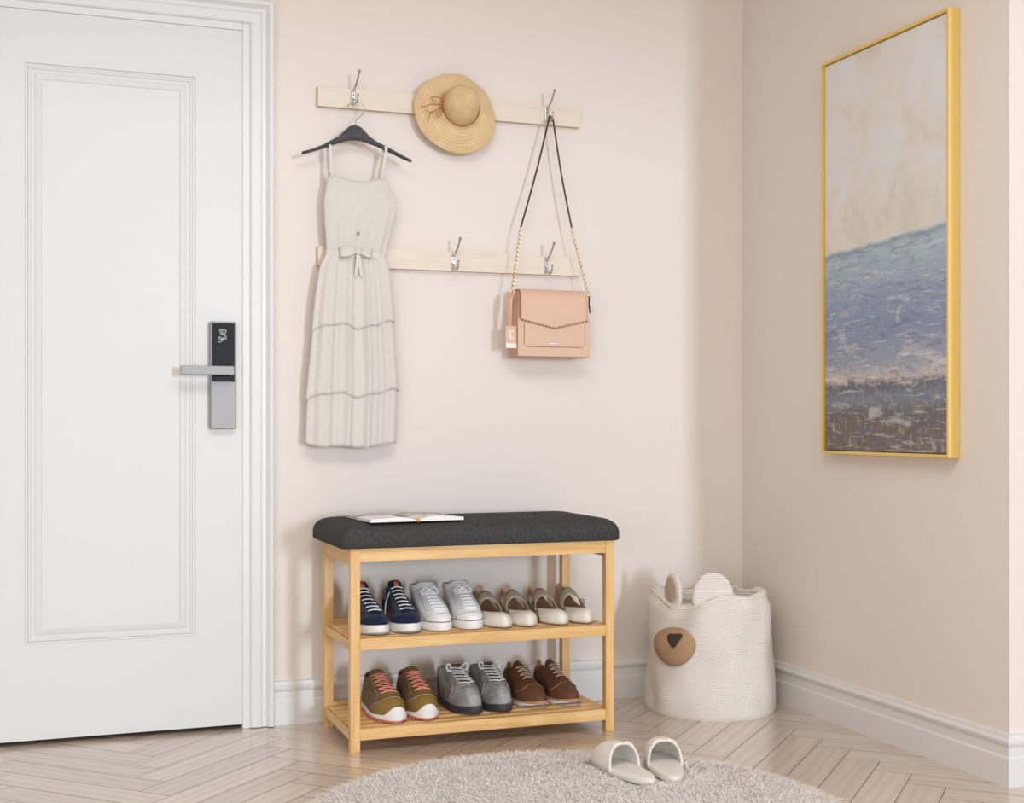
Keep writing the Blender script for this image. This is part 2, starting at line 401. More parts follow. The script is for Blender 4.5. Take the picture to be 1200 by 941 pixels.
# baseboards
BP = [(.0, 0), (.016, 0), (.016, .070), (.0125, .0755), (.0125, .098), (.017, .104), (.0195, .110), (.0195, .114), (.014, .119), (.012, .128), (0, .130)]
def baseboard(name, p0, p1, nrm, m0=0, m1=0):
    p0, p1 = Vector(p0), Vector(p1); t = (p1-p0).normalized(); nv = Vector(nrm); mb = MB()
    rows = []
    for d, z in BP:
        a = p0+nv*d+t*(d*m0); b = p1+nv*d+t*(d*m1); rows.append([(a.x, a.y, z), (b.x, b.y, z)])
    mb.grid(rows)
    mb.add([r[0] for r in rows], [tuple(range(len(rows)))]); mb.add([r[1] for r in rows], [tuple(range(len(rows)))])
    return struct(name, mb, M['trim'], angle=25)
baseboard('baseboard_back', (-1.594, 0), (0, 0), (0, -1), 0, -1)
baseboard('baseboard_right', (0, 0), (0, YC-.004), (-1, 0), 1, 1)
baseboard('baseboard_return', (0, YC-.004), (1.6, YC-.004), (0, -1), -1, 0)

# door casing (profile swept round the opening)
CP = [(0.0, .0), (0.0, .0245), (.005, .0285), (.030, .030), (.036, .024), (.046, .024), (.056, .036), (.066, .038), (.070, .034), (.0705, 0)]
def casing(name, kind):
    mb = MB(); rows = []
    for d, t in CP:
        x0, x1, z = DX0-d, DX1+d, DH+d
        rows.append([(x0, -t, .002), (x0, -t, z), (x1, -t, z), (x1, -t, .002)])
    mb.grid(rows); return struct(name, mb, M['trim'], angle=25)
casing('trim_1', 0)
# jamb strips inside the casing
jb = MB().box(DX1-.022, DX1, -.0235, .118, 0.0, DH).box(DX0, DX0+.022, -.0235, .118, 0.0, DH).box(DX0+.0222, DX1-.0222, -.0235, .118, DH-.022, DH)
struct('trim_2', jb, M['trim'], smooth=False, bevel=.002)
struct('door_gap_shade', MB().box(DX0-.1, DX1+.1, .125, .15, 0, 2.2), M['dark'], smooth=False)  # dark sheet, shade of the door gap put into its colour

# door leaf with a moulded panel
LX0, LX1, LZ0, LZ1, LY = DX0+.0226, DX1-.0224, .013, DH-.0226, -.0195
root = empty('door_1', (LX0, LY, LZ0), kind='structure')
px0, px1, pz0, pz1 = -2.288, -1.822, .280, 1.905
prof = [(0, 0), (.003, .006), (.006, .006), (.010, .001), (.014, .001), (.018, .0045), (.024, .0045), (.030, .002), (.042, .0002), (.046, .003), (.050, .003)]
mb = MB(); rings = []
rings.append([(LX0, LY+.04, LZ0), (LX1, LY+.04, LZ0), (LX1, LY+.04, LZ1), (LX0, LY+.04, LZ1)])
rings.append([(LX0, LY, LZ0), (LX1, LY, LZ0), (LX1, LY, LZ1), (LX0, LY, LZ1)])
for d, dep in prof:
    rings.append([(px0+d, LY+dep, pz0+d), (px1-d, LY+dep, pz0+d), (px1-d, LY+dep, pz1-d), (px0+d, LY+dep, pz1-d)])
mb.loft(rings)
obj('door_leaf', mb, M['door'], root, angle=10)
# smart lock
lx0, lx1, lz0, lz1 = -1.783, -1.709, .882, 1.194
lk = obj('lock_plate', MB().box(lx0, lx1, LY-.030, LY, lz0, lz1), M['alu'], root, smooth=False, bevel=.003)
obj('glass_panel', MB().box(lx0+.005, lx1-.005, LY-.0325, LY-.029, 1.019, lz1-.005), M['blackglass'], lk, smooth=False, bevel=.001)
e = MB(); ey = LY-.0331; ex, ez = -1.748, 1.150
def strip(mb, pts, w, y=ey, m=0):
    mb.tube([(ex+a, y, ez+b) for a, b in pts], w, 6, m)
strip(e, [(-.010, .018), (-.006, .008)], .0011); strip(e, [(-.0035, .019), (-.002, .009)], .0011); strip(e, [(.0035, .019), (.002, .009)], .0011); strip(e, [(.010, .018), (.006, .008)], .0011)
strip(e, [(-.010, .018), (-.005, .0195), (.005, .0195), (.010, .018)], .0009); strip(e, [(-.006, .007), (.006, .007)], .0012)
strip(e, [(.004, .003), (.009, .001), (.009, -.006), (.004, -.009), (-.002, -.012), (-.009, -.017), (-.014, -.015)], .0012)
strip(e, [(-.010, .000), (-.011, -.006), (-.006, -.010), (.002, -.004), (.006, -.002)], .0014); strip(e, [(-.007, -.002), (-.002, -.006), (.003, -.010)], .0012)
obj('crest_emblem', e, M['emblem'], lk)
obj('crest_inlay', MB().tube([(ex-.002, ey, ez+.003), (ex+.004, ey, ez-.002)], .0015, 6), M['emblem_b'], lk)
hd = MB().box(-1.872, -1.721, LY-.075, LY-.063, 1.037, 1.063)
h1 = obj('door_handle', hd, M['alu'], root, smooth=False, bevel=.002)
obj('handle_neck', MB().lathe([(.0125, .028), (.0125, .064)], (-1.738, LY, 1.050), 20, axis='-y'), M['alu'], h1)

# ------------------------------------------------------------------ painting on the right wall
# frame measured on the wall: y from -0.5246 (far) to -1.1148 (near), z 0.8076 .. 1.9811
pr = empty('painting', (0, -.5246, .8076), label='tall abstract seascape painting in a slim golden frame on the right wall', cat='painting')
y0, y1, z0, z1, t, w = -.5246, -1.1148, .8076, 1.9811, .036, .009
mb = MB()
O = [(y0, z0), (y1, z0), (y1, z1), (y0, z1)]; I = [(y0-w, z0+w), (y1+w, z0+w), (y1+w, z1-w), (y0-w, z1-w)]
mb.loft([[(-.001, a, b) for a, b in O], [(-t, a, b) for a, b in O], [(-t, a, b) for a, b in I], [(-.001, a, b) for a, b in I]], cap0=False, cap1=False)
obj('frame', mb, M['gold'], pr, smooth=False, bevel=.0015)
cv = MB().box(-t+.008, -.004, y1+w+.003, y0-w-.003, z0+w+.003, z1-w-.003)
obj('canvas', cv, M['canvas'], pr, smooth=False)

# ------------------------------------------------------------------ wall rails and hooks
def rail(z0_, z1_, label, name='coat_rail'):
    r = empty(name, (-1.035, 0, z0_), label=label, cat='coat rail', group='coat rails')
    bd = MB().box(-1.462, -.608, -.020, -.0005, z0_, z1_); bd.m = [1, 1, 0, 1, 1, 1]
    obj('board', bd, [M['pale'], M['pale_shaded']], r, smooth=False)
    return r
rU = rail(1.851, 1.910, 'pale pine wall rail carrying the hanger, hat and bag, the upper of the two')
rL = rail(1.372, 1.431, 'pale pine wall rail crossing behind the dress, the lower of the two')
def hook_mesh():
    plate = MB().box(-.006, .006, -.0045, 0, -.024, .020)
    up = MB().tube([(0, -.003, .014), (0, -.010, .019), (.001, -.020, .024), (.003, -.032, .034), (.005, -.042, .048), (.006, -.050, .060)], [.0042, .004, .0036, .0034, .0032, .0030], 10)
    up.lathe([(.0001, -.0055), (.0038, -.004), (.0055, 0), (.0038, .004), (.0001, .0055)], (.0063, -.0525, .064), 14)
    lo = MB().tube([(0, -.003, -.010), (0, -.012, -.022), (.001, -.024, -.029), (.002, -.036, -.027), (.003, -.043, -.018), (.003, -.045, -.008)], [.0042, .004, .0036, .0034, .003, .0028], 10)
    lo.lathe([(.0001, -.0045), (.003, -.003), (.0042, 0), (.003, .003), (.0001, .0045)], (.003, -.0455, -.005), 14)
    sc = MB().lathe([(.0001, .0058), (.0018, .0055), (.0024, .0044)], (0, 0, .004), 10, axis='-y')
    return plate, up, lo, sc
first = None
def place_hook(x, z, rail_root):
    global first
    if first is None:
        first = bpy.data.objects.new('coat_hook', None); COL.objects.link(first)
        a, b, c_, d = hook_mesh()
        obj('plate', a, M['chrome'], first, smooth=False, bevel=.0015); obj('upper_prong', b, M['chrome'], first); obj('lower_prong', c_, M['chrome'], first); obj('screw', d, M['screw'], first)
        h = first
    else: h = copy_tree(first)
    h.location = (x, -.020, z)
    return h
lab = {(-1.354, 1.888): 'chrome double hook on the upper rail with the black hanger on it',
       (-.724, 1.884): 'chrome double hook on the upper rail with the shoulder bag hanging from it',
       (-1.358, 1.402): 'chrome double hook on the lower rail, its tip poking through the dress',
       (-1.037, 1.402): 'empty chrome double hook in the middle of the lower rail',
       (-.726, 1.402): 'empty chrome double hook at the right end of the lower rail, between the bag chains'}
for (x, z), lb in lab.items():
    h = place_hook(x, z, None); tag(h, lb, 'coat hook', 'chrome hooks on the wall rails')

# ------------------------------------------------------------------ hanger
hx, hy = -1.355, -.058
hg = empty('coat_hanger', (hx, hy, 1.69), label='black wooden clothes hanger carrying the pale dress', cat='hanger')
top = [(-.166, 1.699), (-.140, 1.708), (-.099, 1.727), (-.052, 1.756), (-.035, 1.773), (-.020, 1.788), (-.004, 1.794), (.014, 1.789), (.026, 1.778), (.040, 1.763), (.062, 1.748), (.095, 1.733), (.140, 1.710), (.166, 1.697)]
bot = [(-.167, 1.690), (-.140, 1.699), (-.099, 1.714), (-.052, 1.735), (-.035, 1.741), (-.020, 1.745), (-.004, 1.747), (.014, 1.746), (.026, 1.743), (.040, 1.739), (.062, 1.733), (.095, 1.719), (.140, 1.699), (.167, 1.688)]
mb = MB(); rings = []
for (a, tz), (b, bz) in zip(top, bot):
    x = hx+(a+b)/2; c_ = (tz+bz)/2; hh = (tz-bz)/2; th = .0065+.003*(1-abs(a)/.166)
    yo = hy-.018*(a/.166)**2
    rings.append([(x, yo+th*math.cos(q), c_+hh*math.copysign(abs(math.sin(q))**.7, math.sin(q))) for q in [2*PI*k/12 for k in range(12)]])
mb.loft(rings); obj('shoulder_bar', mb, M['blackwood'], hg)
wire = [(hx, hy, 1.785), (hx, hy, 1.806), (hx+.014, hy, 1.820), (hx+.026, hy, 1.836), (hx+.024, hy, 1.852), (hx+.010, hy+.004, 1.863), (hx-.006, hy+.006, 1.863), (hx-.020, hy+.004, 1.853), (hx-.026, hy, 1.838)]
def smooth_path(P, n=4, closed=False):
    P = [Vector(p) for p in P]; out = []; N = len(P)
    for i in range(N if closed else N-1):
        g = lambda k: P[k % N] if closed else P[min(max(k, 0), N-1)]
        a, b, c_, d = g(i-1), g(i), g(i+1), g(i+2)
        for k in range(n):
            u = k/n; out.append(.5*((2*b)+(c_-a)*u+(2*a-5*b+4*c_-d)*u*u+(3*b-a-3*c_+d)*u**3))
    if not closed: out.append(P[-1])
    return out
obj('wire_hook', MB().tube(smooth_path(wire), .0016, 8), M['chrome'], hg)

# ------------------------------------------------------------------ dress
dr = empty('dress', (-1.36, -.05, .83), label='sleeveless oatmeal linen dress with tied belt and tiered skirt on the hanger', cat='dress')
def interp(tab, z):
    for (z0_, a), (z1_, b) in zip(tab, tab[1:]):
        if (z0_-z)*(z1_-z) <= 0: u = (z-z0_)/(z1_-z0_) if z1_ != z0_ else 0; u2 = u; return a+(b-a)*u2
    return tab[0][1] if abs(z-tab[0][0]) < abs(z-tab[-1][0]) else tab[-1][1]
Ltab = [(1.64, -1.436), (1.60, -1.445), (1.562, -1.452), (1.494, -1.449), (1.44, -1.444), (1.407, -1.442), (1.366, -1.463), (1.28, -1.476), (1.187, -1.484), (.984, -1.501), (.82, -1.508)]
Rtab = [(1.648, -1.270), (1.60, -1.246), (1.555, -1.226), (1.484, -1.245), (1.44, -1.256), (1.405, -1.264), (1.354, -1.249), (1.28, -1.243), (1.199, -1.238), (.986, -1.224), (.82, -1.229)]
def sheet(za, zb, depth, fold, nf, seed, y=-.052, nz=30, nx=72, top_fn=None, bot_fn=None, grow=0.0, back=True):
    """closed flattened tube from za down to zb"""
    mb = MB(); rings = []
    for i in range(nz+1):
        u = i/nz; ring = []
        for k in range(nx*2):
            q = 2*PI*k/(nx*2); cx_ = math.cos(q); sy = math.sin(q)
            s_ = (1-cx_)/2  # 0 at right .. 1 at left
            zt = za+(top_fn(s_) if top_fn else 0); zb_ = zb+(bot_fn(s_) if bot_fn else 0)
            z = zt+(zb_-zt)*u
            L, R = interp(Ltab, z)-grow*u, interp(Rtab, z)+grow*u
            x = R+(L-R)*s_
            front = sy < 0
            env = abs(sy)**.6
            ph = nf*PI*2*s_+seed+.5*math.sin(3*s_+seed*2+z*3)
            rip = math.sin(ph)+.45*math.sin(ph*2.3+1.3+seed)
            fa = fold(z) if callable(fold) else fold
            dpt = depth(z) if callable(depth) else depth
            yy_ = y+(-1 if front else 1)*dpt*env*(1 if front else .6)+(fa*rip*env*(1 if front else .3))
            ring.append((x, yy_, z))
        rings.append(ring)
    mb.grid(rings, closed=True)
    return mb
neck = lambda s_: -.020*math.sin(PI*s_)**.8 if 0 < s_ < 1 else 0
neck2 = lambda s_: -.022*math.sin(PI*min(1, max(0, s_)))
hem = lambda s_: .006*math.sin(9*s_+1)+.010*math.sin(4.2*s_)-.002
hem1 = lambda s_: .008*math.sin(10*s_+.5)-.016*(s_)+.004*math.sin(23*s_)
bod = sheet(1.645, 1.403, lambda z: .010+.010*math.sin(min(1, max(0, (1.645-z)/.24))*PI), lambda z: .0016 if z > 1.5 else .0030, 3.3, 1.0, nz=26, top_fn=neck2)
obj('bodice', bod, M['dress'], dr, solid=.0012)
def fold_sk(z): return .0035+.0045*min(1, (1.41-z)/.25)
t3 = sheet(1.06, .838, .019, .0075, 4.2, 2.0, y=-.050, nz=22, bot_fn=lambda s_: -.012*math.sin(PI*s_)**.7+.003*math.sin(13*s_))
t2 = sheet(1.21, .992, .020, .0075, 4.2, 2.0, y=-.053, nz=22, bot_fn=hem1, grow=.004)
t1 = sheet(1.408, 1.197, lambda z: .010+.012*min(1, (1.41-z)/.12), fold_sk, 4.2, 2.0, y=-.055, nz=24, bot_fn=hem1, grow=.004)
obj('skirt_tier', t3, M['dress'], dr, solid=.0012); obj('skirt_tier', t2, M['dress'], dr, solid=.0012); obj('skirt_tier', t1, M['dress'], dr, solid=.0012)
# straps looping over the hanger
for tx, tz, bx, bz in ((-1.436, 1.722, -1.429, 1.630), (-1.266, 1.730, -1.277, 1.634)):
    path = [(bx, -.066, bz), (tx+(bx-tx)*.4, -.071, bz+(tz-bz)*.5), (tx, -.074, tz-.012), (tx, -.070, tz+.004), (tx-.001, -.060, tz+.0055), (tx-.001, -.047, tz-.002), (tx, -.046, tz-.02), (bx-.010, -.046, 1.622), (bx-.008, -.048, 1.595)]
    mb = MB(); mb.tube(smooth_path(path, 5), .0042, 8, flat=.2, up=(0, -1, .15)); obj('shoulder_strap', mb, M['belt'], dr)
# waist belt and bow
bl = MB(); rings = []
for z_, off in ((1.414, 0), (1.412, .0015), (1.396, .0015), (1.394, 0)):
    ring = []
    for k in range(48):
        q = 2*PI*k/48; ring.append((-1.353+.0925*math.cos(q), -.053+(.0155+off)*math.sin(q), z_))
    rings.append(ring)
bl.grid(rings, closed=True); obj('belt', bl, M['belt'], dr, solid=.001)
def loop_patch(cx_, cz_, dx, w1, y=-.076):
    mb = MB(); rows = []
    for i in range(9):
        u = i/8; hh = .004+w1*math.sin(min(1, u*1.25)*PI/2)*(1-.12*u); yv = y-.010*math.sin(PI*u)
        rows.append([(cx_+dx*u, yv+.003*math.cos(3*v), cz_+hh*v-.004*u) for v in [-1, -.6, -.2, .2, .6, 1]])
    mb.grid(rows); return mb
bw = loop_patch(-1.356, 1.412, -.052, .013); bw2 = loop_patch(-1.350, 1.410, .040, .011)
obj('bow', bw.add(bw2.v, [tuple(f) for f in bw2.f]), M['belt'], dr, solid=.002)
kn = MB(); kn.lathe([(.001, -.010), (.007, -.009), (.009, 0), (.007, .009), (.001, .010)], (-1.353, -.078, 1.411), 14); obj('bow_knot', kn, M['belt'], dr)
for dx in (-.005, .006):
    mb = MB(); mb.tube(smooth_path([(-1.353, -.080, 1.406), (-1.353+dx*.5, -.083, 1.385), (-1.353+dx, -.084, 1.362), (-1.353+dx*1.6, -.083, 1.338)], 4), [.005]*13, 8, flat=.18, up=(0, -1, 0)); obj('belt_end', mb, M['belt'], dr)

# ------------------------------------------------------------------ straw hat
HC = Vector((-1.026, -.066, 1.877))
ht = empty('straw_hat', HC, label='wide brimmed straw sun hat with a rust cord bow on the upper rail', cat='hat')
outl = [(-142, -5), (-129, 43), (-99, 72), (-59, 93), (-19, 99), (15, 99), (49, 82), (87, 59), (106, 22), (117, -36), (112, -75), (94, -109), (63, -131), (22, -143), (-25, -140), (-66, -124), (-102, -101), (-129, -65)]
P = [(math.atan2(z, x) % (2*PI), math.hypot(x, z)/1000) for x, z in outl]; P.sort()
def orad(a):
    a %= 2*PI
    Q = P+[(P[0][0]+2*PI, P[0][1])]
    if a < P[0][0]: a += 2*PI
    for i in range(len(Q)-1):
        if Q[i][0] <= a <= Q[i+1][0]:
            u = (a-Q[i][0])/(Q[i+1][0]-Q[i][0]); u = u*u*(3-2*u); return Q[i][1]*(1-u)+Q[i+1][1]*u
    return Q[0][1]
crx, crz = 0.0, -.003
NH = 96
rings = []
US = [0, .04, .1, .2, .3, .4, .5, .6, .7, .8, .88, .94, .98, 1.0]
for u in US:
    ring = []
    for k in range(NH+1):
        a = 2*PI*k/NH; ra = .0585; R_ = orad(a)
        rr_ = ra+(R_-ra)*u
        wave = .007*math.sin(2*a+.6)*u+.004*math.sin(3*a)*u
        flare = -.010*math.exp(-(u/.08)**2)
        ring.append((HC.x+rr_*math.cos(a)+crx*(1-u), HC.y+.010+flare+wave+.014*u*u, HC.z+rr_*math.sin(a)+crz*(1-u)))
    rings.append(ring)
crown = []
NC = 20
for i in range(NC+1):
    q = i/NC*PI/2; rr_ = max(.0006, .0575*math.sin(q)**.9); d = .072*math.cos(q)**.85 if i < NC else 0
    crown.append([(HC.x+crx+rr_*math.cos(2*PI*k/NH)-d*.12, HC.y+.006-d, HC.z+crz+rr_*1.04*math.sin(2*PI*k/NH)+d*.12) for k in range(NH+1)])
uv_grid('crown', crown, ht, M['straw'], 60, 19, True, solid=.002, angle=0)
uv_grid('brim', rings, ht, M['straw'], 60, 10, True, solid=.0025, angle=0)
bnd = [(HC.x+crx+.0590*math.cos(a), HC.y-.0055, HC.z+crz+.0615*math.sin(a)) for a in [math.radians(x) for x in range(165, 371, 8)]]
band = obj('cord_band', MB().tube(bnd, .0013, 6), M['cord'], ht)
bx_, bz_, by_ = -1.087, 1.872, HC.y-.002
def cord(pts, r=.0013): return MB().tube(smooth_path([(x, by_-d, z) for x, z, d in pts], 4), r, 6)
bowp = [[(bx_, bz_+.012, .003), (-1.090, 1.905, .006), (-1.083, 1.906, .007), (-1.082, 1.890, .005), (bx_, bz_+.004, .003)],
        [(bx_, bz_, .003), (-1.101, 1.851, .006), (-1.107, 1.838, .006), (-1.098, 1.835, .005), (-1.089, 1.850, .004), (bx_, bz_-.004, .003)],
        [(bx_, bz_+.005, .002), (-1.104, 1.880, .004), (-1.119, 1.886, .003), (-1.124, 1.892, .003), (-1.104, 1.896, .004), (bx_, bz_+.018, .003)],
        [(bx_, bz_, .002), (-1.110, 1.873, .003), (-1.128, 1.871, .003), (-1.145, 1.863, .003), (-1.157, 1.864, .003)],
        [(bx_, bz_-.004, .002), (-1.108, 1.855, .003), (-1.125, 1.848, .003), (-1.142, 1.853, .003)],
        [(-1.112, 1.853, .002), (-1.125, 1.843, .003), (-1.132, 1.828, .003), (-1.134, 1.815, .003)],
        [(bx_, bz_+.010, .002), (-1.078, 1.898, .005), (-1.064, 1.914, .006)]]
cb = MB()
for p_ in bowp: t_ = cord(p_); cb.add(t_.v, t_.f)
cb.tube([(bx_, by_-.003, bz_+.016), (bx_+.001, by_-.004, bz_), (bx_+.002, by_-.003, bz_-.018)], .0028, 8)
obj('cord_bow', cb, M['cord'], ht)

# ------------------------------------------------------------------ shoulder bag
bg = empty('shoulder_bag', (-.733, -.062, 1.105), label='blush pink leather flap bag on a black and gold chain strap', cat='bag')
bx0, bx1, bz0, bz1, byf, byb = -.853, -.610, 1.105, 1.312, -.100, -.026
body = MB(); rings = []
for z_, dd in ((bz0, .004), (bz0+.004, 0), (1.20, .000), (bz1-.010, .010), (bz1, .016)):
    w_ = (z_-bz0)/(bz1-bz0)*.006
    rings.append([(bx0+w_, byf+dd, z_), (bx1-w_, byf+dd, z_), (bx1-w_, byb-dd*.3, z_), (bx0+w_, byb-dd*.3, z_)])
body.loft(rings); obj('bag_body', body, M['pinkside'], bg, smooth=False, bevel=.004, seg=3)
fr = MB().box(bx0+.001, bx1-.001, byf-.003, byf+.001, bz0+.002, 1.225)
obj('front_panel', fr, M['pinklea'], bg, smooth=False, bevel=.001)
# pocket raised on the front
obj('front_pocket', MB().box(-.832, -.628, byf-.006, byf-.0028, 1.137, 1.215), M['pinklea'], bg, smooth=False, bevel=.0015)
# flap: over the top and down the front, to a shallow V
fl = MB(); rows = []
NX = 24
for i in range(19):
    u = i/18; row = []
    for k in range(NX+1):
        s_ = k/NX; x = -.846+.004*(1-u)+(-.620-.002*(1-u)+.846-.004*(1-u))*s_
        drop = (1.219-.026*(1-abs(2*s_-1)))
        if u < .3:
            a = u/.3; y_ = byb-.002+(byf+.022-byb)*a; z_ = bz1+.004+.001*math.sin(PI*a)
        elif u < .45:
            a = (u-.3)/.15; q = a*PI/2; y_ = byf+.020-.026*math.sin(q); z_ = bz1+.004-.022*(1-math.cos(q))
        else:
            a = (u-.45)/.55; y_ = byf-.006-.004*math.sin(PI*a*.7); z_ = bz1-.018+(drop-(bz1-.018))*a
        row.append((x, y_, z_))
    rows.append(row)
flap = obj('flap', MB().grid(rows), M['pinklea'], bg, solid=.003)
st = MB()
for sgn in (0, 1):
    for k in range(10):
        s0, s1 = (k+.15)/20+sgn*.5, (k+.70)/20+sgn*.5
        f_ = lambda s_: (-.846+.226*s_, byf-.0112, 1.2205-.026*(1-abs(2*s_-1)))
        st.tube([f_(s0), f_(s1)], .0013, 5)
for xx in (-.8325, -.6275): st.tube([(xx, byf-.0035, 1.145), (xx, byf-.0035, 1.206)], .0007, 5)
st.tube([(-.818, byf-.0035, 1.1365), (-.642, byf-.0035, 1.1365)], .0007, 5)
obj('stitching', st, M['stitch'], bg)
obj('name_plate', MB().box(-.745, -.719, byf-.0085, byf-.0055, 1.1435, 1.1505), M['chrome'], bg, smooth=False, bevel=.001)
for xx in (-.834, -.626):
    obj('rivet', MB().lathe([(.0001, .0055), (.002, .0052), (.0028, .003)], (xx, byf, 1.1335), 12, axis='-y'), M['golds'], bg)
# side tabs, rings
for sx_, xx in ((-1, -.862), (1, -.603)):
    tb = MB().tube([(xx+sx_*.001, -.078, 1.302), (xx, -.080, 1.275), (xx+sx_*.004, -.080, 1.248)], .0045, 8, flat=.35, up=(1, 0, 0))
    obj('side_tab', tb, M['blacklea'], bg)
    ring = MB().tube([(xx+.007*math.cos(a), -.078, 1.307+.007*math.sin(a)) for a in [2*PI*k/16 for k in range(16)]], .0014, 6, closed=True)
    obj('ring', ring, M['golds'], bg)
# strap: black cord over the hook, then chain on both sides
hk = (-.7225, -.052, 1.864)
Lend, Rend = (-.829, -.066, 1.513), (-.657, -.066, 1.520)
sp = [Lend, (-.775, -.060, 1.690), (hk[0]-.007, -.052, 1.858), (hk[0]-.003, -.050, 1.8665), (hk[0]+.003, -.050, 1.8665), (hk[0]+.008, -.052, 1.858), (-.690, -.060, 1.690), Rend]
obj('strap', MB().tube(smooth_path(sp, 8), .003, 8, flat=.6, up=(0, -1, 0)), M['blacklea'], bg)
edge = MB().tube([(p.x+.0022, p.y-.0003, p.z) for p in smooth_path(sp[4:], 8)], .0011, 6); obj('strap_piping', edge, M['pinkside'], bg)
def link_mesh(mb, c_, d, flip):
    c_ = Vector(c_); d = Vector(d).normalized(); side = Vector((0, -1, 0)).cross(d).normalized(); nb = d.cross(side)
    a_ = side if flip else (side*.35+nb*.94)
    mb.tube([c_+d*(.0082*math.cos(q))+a_*(.0044*math.sin(q)) for q in [2*PI*k/10 for k in range(12)]], .0011, 5, closed=True)
for A, B in ((Lend, (-.862, -.078, 1.314)), (Rend, (-.605, -.078, 1.314))):
    A, B = Vector(A), Vector(B); n_ = 15; mb = MB()
    for k in range(n_): link_mesh(mb, A.lerp(B, (k+.5)/n_), B-A, k % 2)
    obj('chain', mb, M['golds'], bg)
# tag with initial, ivory bar
tg = MB().box(-.889, -.853, -.092, -.088, 1.131, 1.200)
lt = obj('leather_tag', tg, M['pinklea'], bg, smooth=False, bevel=.001)
obj('ivory_bar', MB().box(-.889, -.853, -.0933, -.0875, 1.131, 1.146), M['whitebar'], lt, smooth=False, bevel=.0006)
E_ = MB(); ex_, ez_, yy_ = -.8790, 1.160, -.0928
Ep = [(0, 0), (.016, 0), (.016, .0065), (.0135, .0065), (.0125, .0034), (.0064, .0034), (.0064, .0112), (.0110, .0112), (.0110, .0146), (.0064, .0146), (.0064, .0226), (.0125, .0226), (.0135, .0195), (.016, .0195), (.016, .026), (0, .026), (0, .0243), (.0020, .0243), (.0020, .0017), (0, .0017)]
E_.loft([[(ex_+a_, y__, ez_+b_) for a_, b_ in Ep] for y__ in (yy_+.0006, yy_-.0009)])
obj('letter', E_, M['whitebar'], lt, smooth=False)
obj('tag_strap', MB().tube(smooth_path([(-.876, -.090, 1.198), (-.877, -.089, 1.24), (-.876, -.086, 1.285), (-.864, -.082, 1.304)], 4), .005, 8, flat=.25, up=(0, -1, 0)), M['pinkside'], lt)
obj('tag_strap', MB().tube(smooth_path([(-.872, -.086, 1.200), (-.870, -.085, 1.24), (-.866, -.083, 1.285), (-.860, -.080, 1.304)], 4), .004, 8, flat=.25, up=(0, -1, 0)), M['pinklea'], lt)

# ------------------------------------------------------------------ shoe bench
RX0, RX1, RYF, RYB, LW, RT = -1.4577, -.6727, -.4248, -.0653, .0267, .5566
bn = empty('shoe_bench', ((RX0+RX1)/2, (RYF+RYB)/2, 0), label='honey pine shoe bench with two slatted shelves and a charcoal padded seat', cat='bench')
for x0 in (RX0, RX1-LW):
    for y0_ in (RYF, RYB-LW):
        lg = obj('leg', MB().box(x0, x0+LW, y0_, y0_+LW, 0, RT), M['rack_z'], bn, smooth=False, bevel=.0012)
        if x0 == RX0:
            for z_ in (.052, .297): obj('screw_cap', MB().lathe([(.0022, -.0004), (.0022, .0006)], (x0, y0_+LW*.5, z_), 8, axis='x'), M['screw'], lg)
AH = .036
obj('apron', MB().box(RX0+LW, RX1-LW, RYF+.002, RYF+.020, RT-AH, RT), M['rack_x'], bn, smooth=False, bevel=.001)
obj('apron', MB().box(RX0+LW, RX1-LW, RYB-.020, RYB-.002, RT-AH, RT), M['rack_x'], bn, smooth=False, bevel=.001)
for x0 in (RX0+.002, RX1-.020):
    obj('side_apron', MB().box(x0, x0+.018, RYF+LW, RYB-LW, RT-AH-.012, RT), M['rack_y'], bn, smooth=False, bevel=.001)
SHELF = (.3108, .0650)
for zt in SHELF:
    obj('shelf_rail', MB().box(RX0+LW, RX1-LW, RYF+.001, RYF+.0225, zt-.0315, zt), M['rack_x'], bn, smooth=False, bevel=.0015)
    obj('shelf_rail', MB().box(RX0+LW, RX1-LW, RYB-.0225, RYB-.001, zt-.0315, zt+.008), M['rack_x'], bn, smooth=False, bevel=.0015)
    for x0 in (RX0+.004, RX1-.022):
        obj('shelf_side_rail', MB().box(x0, x0+.018, RYF+LW, RYB-LW, zt-.0345, zt-.0095), M['rack_y'], bn, smooth=False, bevel=.001)
    for k in range(6):
        yc_ = RYF+.052+k*.0505
        obj('slat', MB().box(RX0+.010, RX1-.010, yc_-.0165, yc_+.0165, zt-.009, zt), M['rack_x'], bn, smooth=False, bevel=.003)
# seat cushion
CX0, CX1, CY0, CY1 = -1.486, -.655, -.438, -.040
cx_, cy_ = (CX0+CX1)/2, (CY0+CY1)/2; hx_, hy_ = (CX1-CX0)/2, (CY1-CY0)/2
def rrect(hx, hy, r, n=10):
    pts = []
    for sx_, sy_, a0 in ((1, 1, 0), (-1, 1, 90), (-1, -1, 180), (1, -1, 270)):
        for k in range(n+1):
            a = math.radians(a0+90*k/n); pts.append((sx_*(hx-r)+r*math.cos(a), sy_*(hy-r)+r*math.sin(a)))
    return pts
def densify(pts, step=.02):
    out = []
    for i in range(len(pts)):
        a, b = pts[i], pts[(i+1) % len(pts)]; d = math.hypot(b[0]-a[0], b[1]-a[1]); n = max(1, int(round(d/step)))
        for k in range(n): out.append((a[0]+(b[0]-a[0])*k/n, a[1]+(b[1]-a[1])*k/n))
    return out
basep = densify(rrect(hx_, hy_, .022, 6))
prof_c = [(.004, RT+.0005), (0.0, RT+.004), (0, RT+.026), (.002, RT+.036), (.007, RT+.046), (.015, RT+.0545), (.026, RT+.0605), (.042, RT+.0645), (.065, RT+.067), (.10, RT+.0685), (.14, RT+.069), (.18, RT+.069)]
cm = MB(); rings = []
